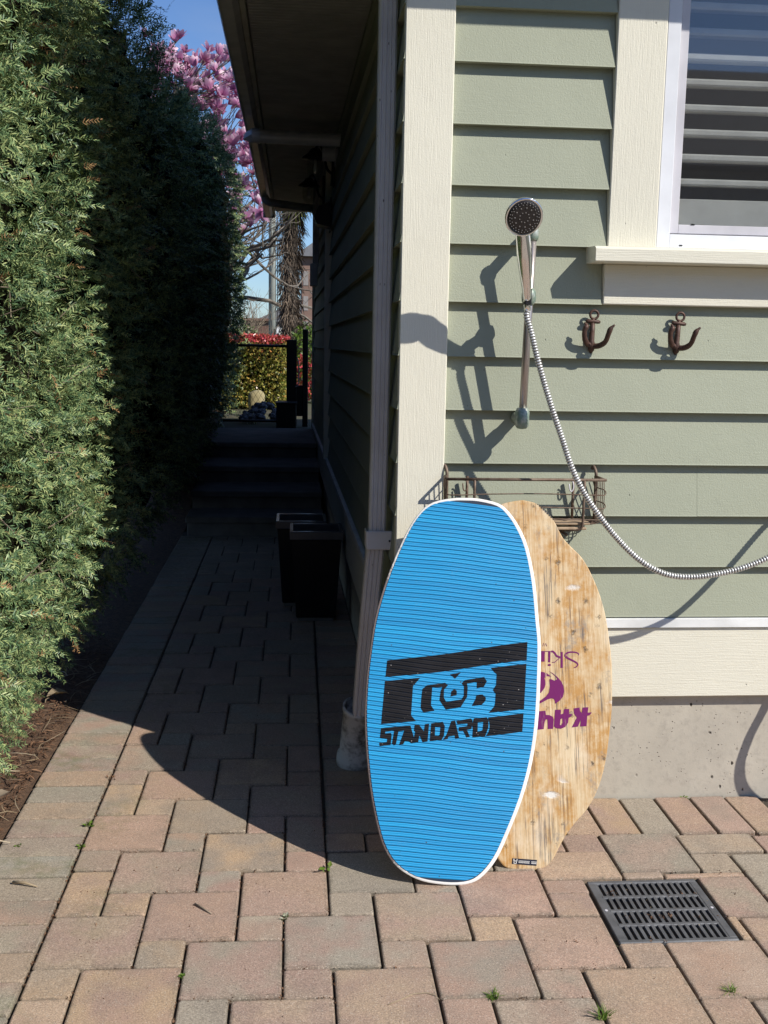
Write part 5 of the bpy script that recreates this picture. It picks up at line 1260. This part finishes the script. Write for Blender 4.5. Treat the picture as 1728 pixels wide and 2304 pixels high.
part(sh, 'nozzles', b, M['nozzle'], under=hd, kind='stuff')
b = MB(); b.tube([H0 + Vector((0, .002, .004)), H0 + Vector((.001, .004, -.014)), H0 + Vector((.004, .006, -.030))], [.0095, .0105, .0095], 14); part(sh, 'hose_nut', b, M['chrome'], True)

# flexible steel hose
HOSE = [(H0.x + .004, H0.y + .006, H0.z - .028), (.668, 3.080, 1.540), (.682, 3.07, 1.492), (.698, 3.06, 1.427), (.725, 3.055, 1.341), (.75, 3.05, 1.268), (.781, 3.05, 1.188), (.811, 3.045, 1.107), (.85, 3.04, 1.033), (.898, 3.035, .965), (.949, 3.03, .904), (1.004, 3.02, .85), (1.059, 3.01, .813), (1.115, 3.005, .793), (1.183, 3.0, .79), (1.251, 2.995, .8), (1.319, 2.99, .818), (1.397, 2.985, .851), (1.48, 2.99, .90), (1.56, 3.03, .97), (1.63, 3.10, 1.05), (1.66, 3.15, 1.06)]
hs = thing('shower_hose', 'ribbed steel shower hose sagging across the green clapboards', 'hose', (1.15, 3.0, .79))
path = smooth_path(HOSE, 40); acc = [0.0]
for i in range(1, len(path)): acc.append(acc[-1] + (path[i] - path[i - 1]).length)
nring = int(acc[-1] / .0082); A_ = np.array(acc); PX = np.array([tuple(q) for q in path])
def hat(s): return Vector([float(np.interp(s, A_, PX[:, i])) for i in range(3)])
core_pts = [hat(acc[-1] * i / 260) for i in range(261)]
b = MB(); b.tube(core_pts, .0072, 10); part(hs, 'core', b, M['hosegroove'], True)
ring_me = None
b = MB()
for k in range(nring):
    c0 = hat((k + .5) * .0082); d = (hat((k + 1) * .0082) - hat(k * .0082)).normalized()
    b.lathe([(.0070, -.0031), (.0088, -.0026), (.0094, -.0010), (.0094, .0010), (.0088, .0024), (.0070, .0030)], 12, origin=c0, axis=d)
part(hs, 'rings', b, M['hosemetal'], True, kind='stuff')
tap = thing('garden_tap', 'brass wall tap feeding the shower hose on the facade', 'tap', (1.68, 3.2, 1.06))
b = MB(); b.tube([(1.68, 3.21, 1.06), (1.68, 3.14, 1.06), (1.66, 3.12, 1.04), (1.655, 3.12, 1.0)], .014, 10); part(tap, 'spout', b, M['rustwire'], True)
b = MB(); b.lathe([(.006, 0), (.006, .04), (.03, .042), (.03, .05), (0, .052)], 12, origin=(1.68, 3.15, 1.07)); part(tap, 'handle', b, M['rustwire'])
gh = thing('garden_hose', 'black garden hose loop hanging by the concrete footing', 'hose', (1.86, 3.03, 0))
b = MB(); b.tube(smooth_path([(1.655, 3.12, 1.0), (1.70, 3.10, .9), (1.78, 3.06, .62), (1.745, 3.03, .45), (1.735, 3.02, .36), (1.76, 3.02, .28), (1.84, 3.02, .23), (1.95, 3.02, .27), (2.0, 3.03, .45), (1.95, 3.04, .6)], 8), .012, 10); part(gh, 'tube', b, M['black'], True)

# anchor hooks
def anchor(x, z, label, rot):
    r = thing('anchor_hook', label, 'hook', (x, 3.2, z), 'anchor hooks on the clapboards')
    P = lambda dx, dz, p: (x - max(0, p - .03) * x / 3.2 + dx * math.cos(rot) - dz * math.sin(rot), 3.212 - p, z + dz * math.cos(rot) + dx * math.sin(rot))
    b = MB(); b.tube([P(.0035 + .0125 * math.cos(a), .050 + .0125 * math.sin(a), .012) for a in np.linspace(0, 2 * math.pi, 18, endpoint=False)], .0038, 8, closed=True); part(r, 'ring', b, M['iron'], True)
    b = MB(); b.tube([P(-.021, .030, .010), P(-.016, .0305, .012), P(0, .030, .013), P(.016, .029, .012), P(.022, .028, .010)], [.0045, .0062, .0058, .0062, .0045], 8)
    b.tube([P(.001, .040, .012), P(0, .026, .013)], .005, 8); part(r, 'crossbar', b, M['iron'], True)
    b = MB(); b.tube([P(0, .030, .010), P(-.0005, .0, .012), P(-.002, -.028, .014), P(-.002, -.040, .014), P(-.001, -.056, .010), P(-.001, -.066, .006)], [.0072, .0078, .0085, .0120, .0095, .002], 10); part(r, 'shank', b, M['iron'], True)
    b = MB(); b.tube(smooth_path([P(-.002, -.042, .014), P(-.018, -.036, .022), P(-.028, -.018, .032), P(-.0285, .002, .038), P(-.024, .016, .038), P(-.030, .026, .036)], 4), [.0085] * 8 + [.0075] * 6 + [.0085, .0085, .0078, .006, .004, .0035, .0025], 8); part(r, 'prong', b, M['iron'], True)
    b = MB(); b.tube(smooth_path([P(0, -.044, .014), P(.018, -.042, .030), P(.036, -.030, .050), P(.044, -.008, .066), P(.050, .008, .072), P(.062, .020, .076)], 4), [.0085] * 8 + [.0075] * 6 + [.0080, .008, .0072, .006, .004, .0035, .0025], 8); part(r, 'prong', b, M['iron'], True)
anchor(.897, 1.503, 'rusty iron anchor hook directly below the left end of the window sill', 0.0)
anchor(1.162, 1.502, 'rusty iron anchor hook farther right, below the middle of the window apron', -.03)

# wire basket
bk = thing('wire_basket', 'rusty wire shower basket with a wooden slat hung behind the boards', 'basket', (.70, 3.2, .92))
BB, BF = 3.190, 3.132
L0, L1 = .459, .935
W_ = M['rustwire']
b = MB(); b.tube([(L0, BF, 1.060), (L1 + .008, BF, 1.060)], .0045, 8); b.tube([(L0, BF, 1.060), (L0 + .001, BB, 1.062)], .0045, 8); b.tube([(L1 + .004, BF, 1.060), (L1 - .01, BB, 1.064)], .0045, 8); part(bk, 'top_rail', b, W_, True)
def hookwire(x):
    b = MB(); b.tube(smooth_path([(x, BB, .925), (x, BB, 1.04), (x - .001, BB - .002, 1.075), (x - .006, BB + .010, 1.094), (x - .010, BB + .015, 1.085)], 4), .0050, 8); part(bk, 'upright', b, W_, True)
hookwire(L0 + .006); hookwire(L1 - .008)
for x in (.528, .858):
    b = MB(); b.tube([(x, BB + .003, .935), (x, BB + .003, 1.062)], .0045, 8); part(bk, 'upright', b, W_, True)
    b = MB(); b.tube(smooth_path([(x - .014, BB, 1.04), (x - .012, BB - .004, 1.022), (x - .006, BB - .004, 1.018), (x - .001, BB - .004, 1.03), (x - .004, BB - .002, 1.048), (x - .013, BB, 1.05)], 4), .0022, 6); part(bk, 'hanger_loop', b, M['screenframe'] if x > .7 else W_, True)
for x in (.541, .876):
    b = MB(); b.tube(smooth_path([(x, BF, 1.058), (x, BF, .955), (x - .001, BF, .920), (x - .012, BF + .006, .908), (x - .05, BF + .02, .903), (x - .06, BF + .06, .900), (x - .03, BB, .880)], 4), .0042, 8); part(bk, 'front_wire', b, W_, True)
for z, sag in ((1.016, .004), (.975, .002), (.940, .0)):
    b = MB(); b.tube(smooth_path([(L0 + .004, BB - .004, z + .012), (L0 + .004, BF + .02, z + .004), (L0 + .012, BF, z - sag), (.6, BF - .002, z), (.75, BF - .002, z + .0015), (L1 - .03, BF, z - .002), (L1 + .006, BF + .004, z - .002), (L1 + .010, BF + .02, z + .010), (L1 - .004, BB - .004, z + .014)], 5), .0018, 6); part(bk, 'side_wire', b, W_, True)
for k in range(7):
    y = BF + .012 + k * .012
    b = MB(); b.tube(smooth_path([(L1 + .004 - .0015 * k, y, 1.060), (L1 + .008 - .002 * k, y + .003, 1.0), (L1 + .004, y + .004, .95), (L1 - .012, y + .004, .925), (L1 - .10, y + .004, .918)], 4), .0015, 5); part(bk, 'end_wire', b, W_, True)
    b = MB(); b.tube(smooth_path([(L0, y, 1.060), (L0 + .001, y + .002, 1.0), (L0 + .003, y + .004, .95), (L0 + .016, y + .004, .925), (L0 + .10, y + .004, .918)], 4), .0015, 5); part(bk, 'end_wire', b, W_, True)
for k in range(3):
    b = MB(); b.cbox(L0 + .01, L1 - .035, BF + .006 + k * .030, BF + .032 + k * .030, .921, .930, .002); part(bk, 'wood_slat', b, M['oldwood'])
b = MB(); b.cbox(L0 + .012, L1 - .045, BF + .004, BF + .018, .906, .914, .002); part(bk, 'wood_slat', b, M['oldwood'])

# ================================================================== DRAIN GRATE
gt = thing('drain_grate', 'square black slotted drain grate set in the pavers', 'grate', (.966, 2.545, 0))
gx0, gx1, gy0, gy1 = .812, 1.120, 2.390, 2.700
b = MB(); zt, zb = -.004, -.024; mrg = .016
b.cbox(gx0, gx1, gy0, gy0 + mrg, zb, zt, .003); b.cbox(gx0, gx1, gy1 - mrg, gy1, zb, zt, .003); b.cbox(gx0, gx0 + mrg + .006, gy0 + mrg - .003, gy1 - mrg + .003, zb, zt - .0004, .002); b.cbox(gx1 - mrg - .006, gx1, gy0 + mrg - .003, gy1 - mrg + .003, zb, zt - .0004, .002)
fr_ = part(gt, 'frame', b, M['grate'])
ya0, ya1 = gy0 + mrg, gy1 - mrg; rows = 4; rp = (ya1 - ya0) / rows
for k in range(1, rows):
    b = MB(); y = ya0 + k * rp; b.cbox(gx0 + mrg + .004, gx1 - mrg - .004, y - .0065, y + .0065, zb, zt - .0008, .002); part(gt, 'cross_bar', b, M['grate'])
xa0, xa1 = gx0 + mrg + .006, gx1 - mrg - .006; nb_ = 15; bp = (xa1 - xa0) / nb_
for rr_ in range(rows):
    for k in range(nb_ + 1):
        x = xa0 + k * bp; b = MB(); y0 = ya0 + rr_ * rp + (.0055 if rr_ else -.001); y1 = ya0 + (rr_ + 1) * rp - (.0055 if rr_ < rows - 1 else -.001)
        b.prism([(x - .0046, zt - .0022), (x - .0040, zt - .0014), (x + .0040, zt - .0014), (x + .0046, zt - .0022), (x + .0030, zb), (x - .0030, zb)], 'y', y0, y1); part(gt, 'bar', b, M['grate'])
b = MB(); b.box(gx0 - .004, gx1 + .004, gy0 - .004, gy1 + .004, -.30, -.062); part(gt, 'pit', b, M['dark'])
for x, y in ((gx0 + .011, 2.545), (gx1 - .011, 2.545)):
    b = MB(); b.lathe([(.0042, 0), (.004, .0014), (0, .0018)], 10, origin=(x, y, zt - .0006)); part(gt, 'screw', b, M['screenframe'])

# ================================================================== PLANTERS
def planter(x, y, label):
    r = thing('planter', label, 'planter', (x, y, 0), 'black planters by the steps')
    def sq(h, z): return [(x - h, y - h, z), (x + h, y - h, z), (x + h, y + h, z), (x - h, y + h, z)]
    def rings(lst, mat, nm, cap=True):
        b = MB()
        for h, z in lst: b.v += sq(h, z)
        for k in range(len(lst) - 1):
            for e in range(4): b.f.append((k * 4 + e, k * 4 + (e + 1) % 4, k * 4 + 4 + (e + 1) % 4, k * 4 + 4 + e))
        b.mi = [0] * len(b.f); return part(r, nm, b, mat)
    rings([(.100, .022), (.104, .03), (.130, .440), (.133, .445)], M['planter'], 'body')
    b = MB(); b.cbox(x - .093, x + .093, y - .093, y + .093, 0, .022, .004); part(r, 'foot', b, M['step'])
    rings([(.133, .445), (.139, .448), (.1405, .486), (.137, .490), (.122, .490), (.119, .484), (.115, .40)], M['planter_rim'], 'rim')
    b = MB(); b.v = sq(.1155, .405); b.f = [(0, 1, 2, 3)]; b.mi = [0]; part(r, 'soil', b, M['potsoil'])
planter(.122, 5.60, 'tall black glazed planter nearest the camera in the alley')
planter(.045, 5.93, 'tall black glazed planter standing behind the first, nearer the steps')

# ================================================================== SMALL THINGS ON THE PAVING
tuft('weed', 'two leaved bright green weed in the joint left of the blue board', 'weed', (.104, 2.785, -.005), 5, .034, .009, M['green'], 8, 1.3, True)
tuft('grass_tuft', 'small grass tuft below the tip of the blue board', 'grass', (.455, 2.183, -.006), 34, .032, .0014, M['green'], 2, 1.5)
tuft('grass_tuft', 'grass tuft in the joint in front of the drain grate', 'grass', (1.008, 2.172, -.006), 36, .032, .0014, M['green'], 5, 1.5)
tuft('grass_tuft', 'upright grass tuft at the bottom edge of the picture', 'grass', (.685, 2.095, -.008), 40, .044, .0015, M['green'], 7, .9)
tuft('weed', 'tiny weed against the concrete footing', 'weed', (1.284, 3.222, -.006), 10, .018, .004, M['green'], 9, 1.3, True)
tuft('weed', 'small sprig at the corner of two pavers left of the board tip', 'weed', (-.015, 2.548, -.006), 14, .022, .005, M['shrub'], 10, 1.3, True)
tuft('weed', 'small green clover in a joint near the bottom left', 'weed', (-.252, 2.302, -.006), 9, .016, .005, M['green'], 12, 1.3, True)
tuft('weed', 'larger moss sprig on the joint beside the edging stones', 'weed', (-.615, 3.103, -.004), 16, .022, .006, M['green'], 13, 1.6, True)
tuft('weed', 'moss sprig below the larger one on the edging joint', 'weed', (-.607, 2.966, -.005), 14, .018, .005, M['green'], 14, 1.6, True)
tuft('weed', 'tiny weed on the edging stones near the left border', 'weed', (-.788, 2.985, -.004), 9, .016, .005, M['green'], 15, 1.5, True)
tuft('weed', 'brown withered sprig by the edging joint higher up', 'weed', (-.607, 3.458, -.005), 12, .020, .004, M['chip'], 16, 1.6, True)
def twig(name, label, pts, r_, mat):
    b = MB(); b.tube(pts, [r_] + [r_ * .9] * (len(pts) - 2) + [r_ * .4], 6); o = b.obj(name, mat, None, True); return tag(o, label, name)
twig('twig', 'pale dry stem lying on the edging stones at the left', [(-.748, 2.757, .005), (-.715, 2.745, .009), (-.678, 2.733, .003)], .004, M['straw'])
twig('twig', 'thin brown stick on a tan paver left of the boards', [(-.251, 2.621, .003), (-.228, 2.597, .004), (-.204, 2.571, .002)], .0028, M['twig'])
twig('string', 'pale curling string on the pavers at the bottom', [(.215, 2.165, .002), (.245, 2.180, .003), (.275, 2.200, .003), (.305, 2.203, .003), (.325, 2.192, .003), (.332, 2.176, .002)], .0011, M['straw'])
def dry_leaf(label, loc, s, rz, seed):
    rq = random.Random(seed); b = MB(); n = 9
    for i in range(n + 1):
        t_ = i / n; w = s * .42 * math.sin(math.pi * t_ ** .8) * rq.uniform(.8, 1.1) + .0006; z = .01 + .10 * s * math.sin(t_ * 3) + rq.uniform(-.002, .002)
        b.v += [(s * t_, -w, z + w * .5), (s * t_, 0, z), (s * t_, w, z + w * .35)]
    for i in range(n):
        for k in range(2): a = i * 3 + k; b.f.append((a, a + 3, a + 4, a + 1)); b.mi.append(0)
    o = b.obj('dry_leaf', M['straw'] if seed % 2 else M['twig'], None, True); o.location = loc; o.rotation_euler = (0, 0, rz); tag(o, label, 'leaf', 'dry leaves under the hedge')
dry_leaf('pale curled dry leaf on the soil where the shadow starts', (-.985, 4.22, .02), .09, .4, 1)
dry_leaf('broad tan dry leaf under the lowest hedge branches', (-.985, 3.42, .02), .12, 2.2, 3)
dry_leaf('brown dry leaf nearest the left border of the picture', (-.93, 3.22, .02), .08, 1.0, 2)
# moss and grit caught in the joints of the paving
r = np.random.default_rng(77); jp = []
for k in range(900):
    if r.uniform() < .55: i = r.integers(0, 7); y = r.uniform(2.1, 4.2); x = gx(i) + r.normal(0, .0018)
    else: x = r.uniform(-.6, 1.5); y = gy(r.integers(-1, 8), x) + r.normal(0, .0015)
    jp.append((x, y))
jp = np.array(jp); jp = np.concatenate([jp + r.normal(0, .005, jp.shape) * np.array([.5, 1.4]) for _ in range(6)]); n = len(jp)
V, F = leaf_cloud(n, np.column_stack([jp, np.full(n, -.004) + r.uniform(-.003, .002, n)]), .006, r)
link('joint_debris', np_mesh('joint_debris', V, F, M['chip']), None, kind='stuff')
n = 420; P = np.stack([r.uniform(-.8, 1.7, n), r.uniform(2.05, 3.2, n) ** 1.0, np.full(n, .0015)], 1); w_ = r.uniform(size=n) < .55; P[w_, 0] = r.uniform(.8, 1.7, w_.sum()); P[w_, 1] = 3.2 - np.abs(r.normal(0, .28, w_.sum()))
V, F = leaf_cloud(n, P, .0055, r); V[:, 2] = .0018 + .25 * (V[:, 2] - .0018)
link('grit', np_mesh('grit', V, F, M['straw']), None, kind='stuff')
n = 260; P = np.stack([r.uniform(-.8, 1.5, n), r.uniform(2.05, 3.9, n), np.full(n, .0015)], 1)
V, F = leaf_cloud(n, P, .009, r, 4.5); V[:, 2] = .0018 + .25 * (V[:, 2] - .0018)
link('needle_litter', np_mesh('needle_litter', V, F, M['chip']), None, kind='stuff')
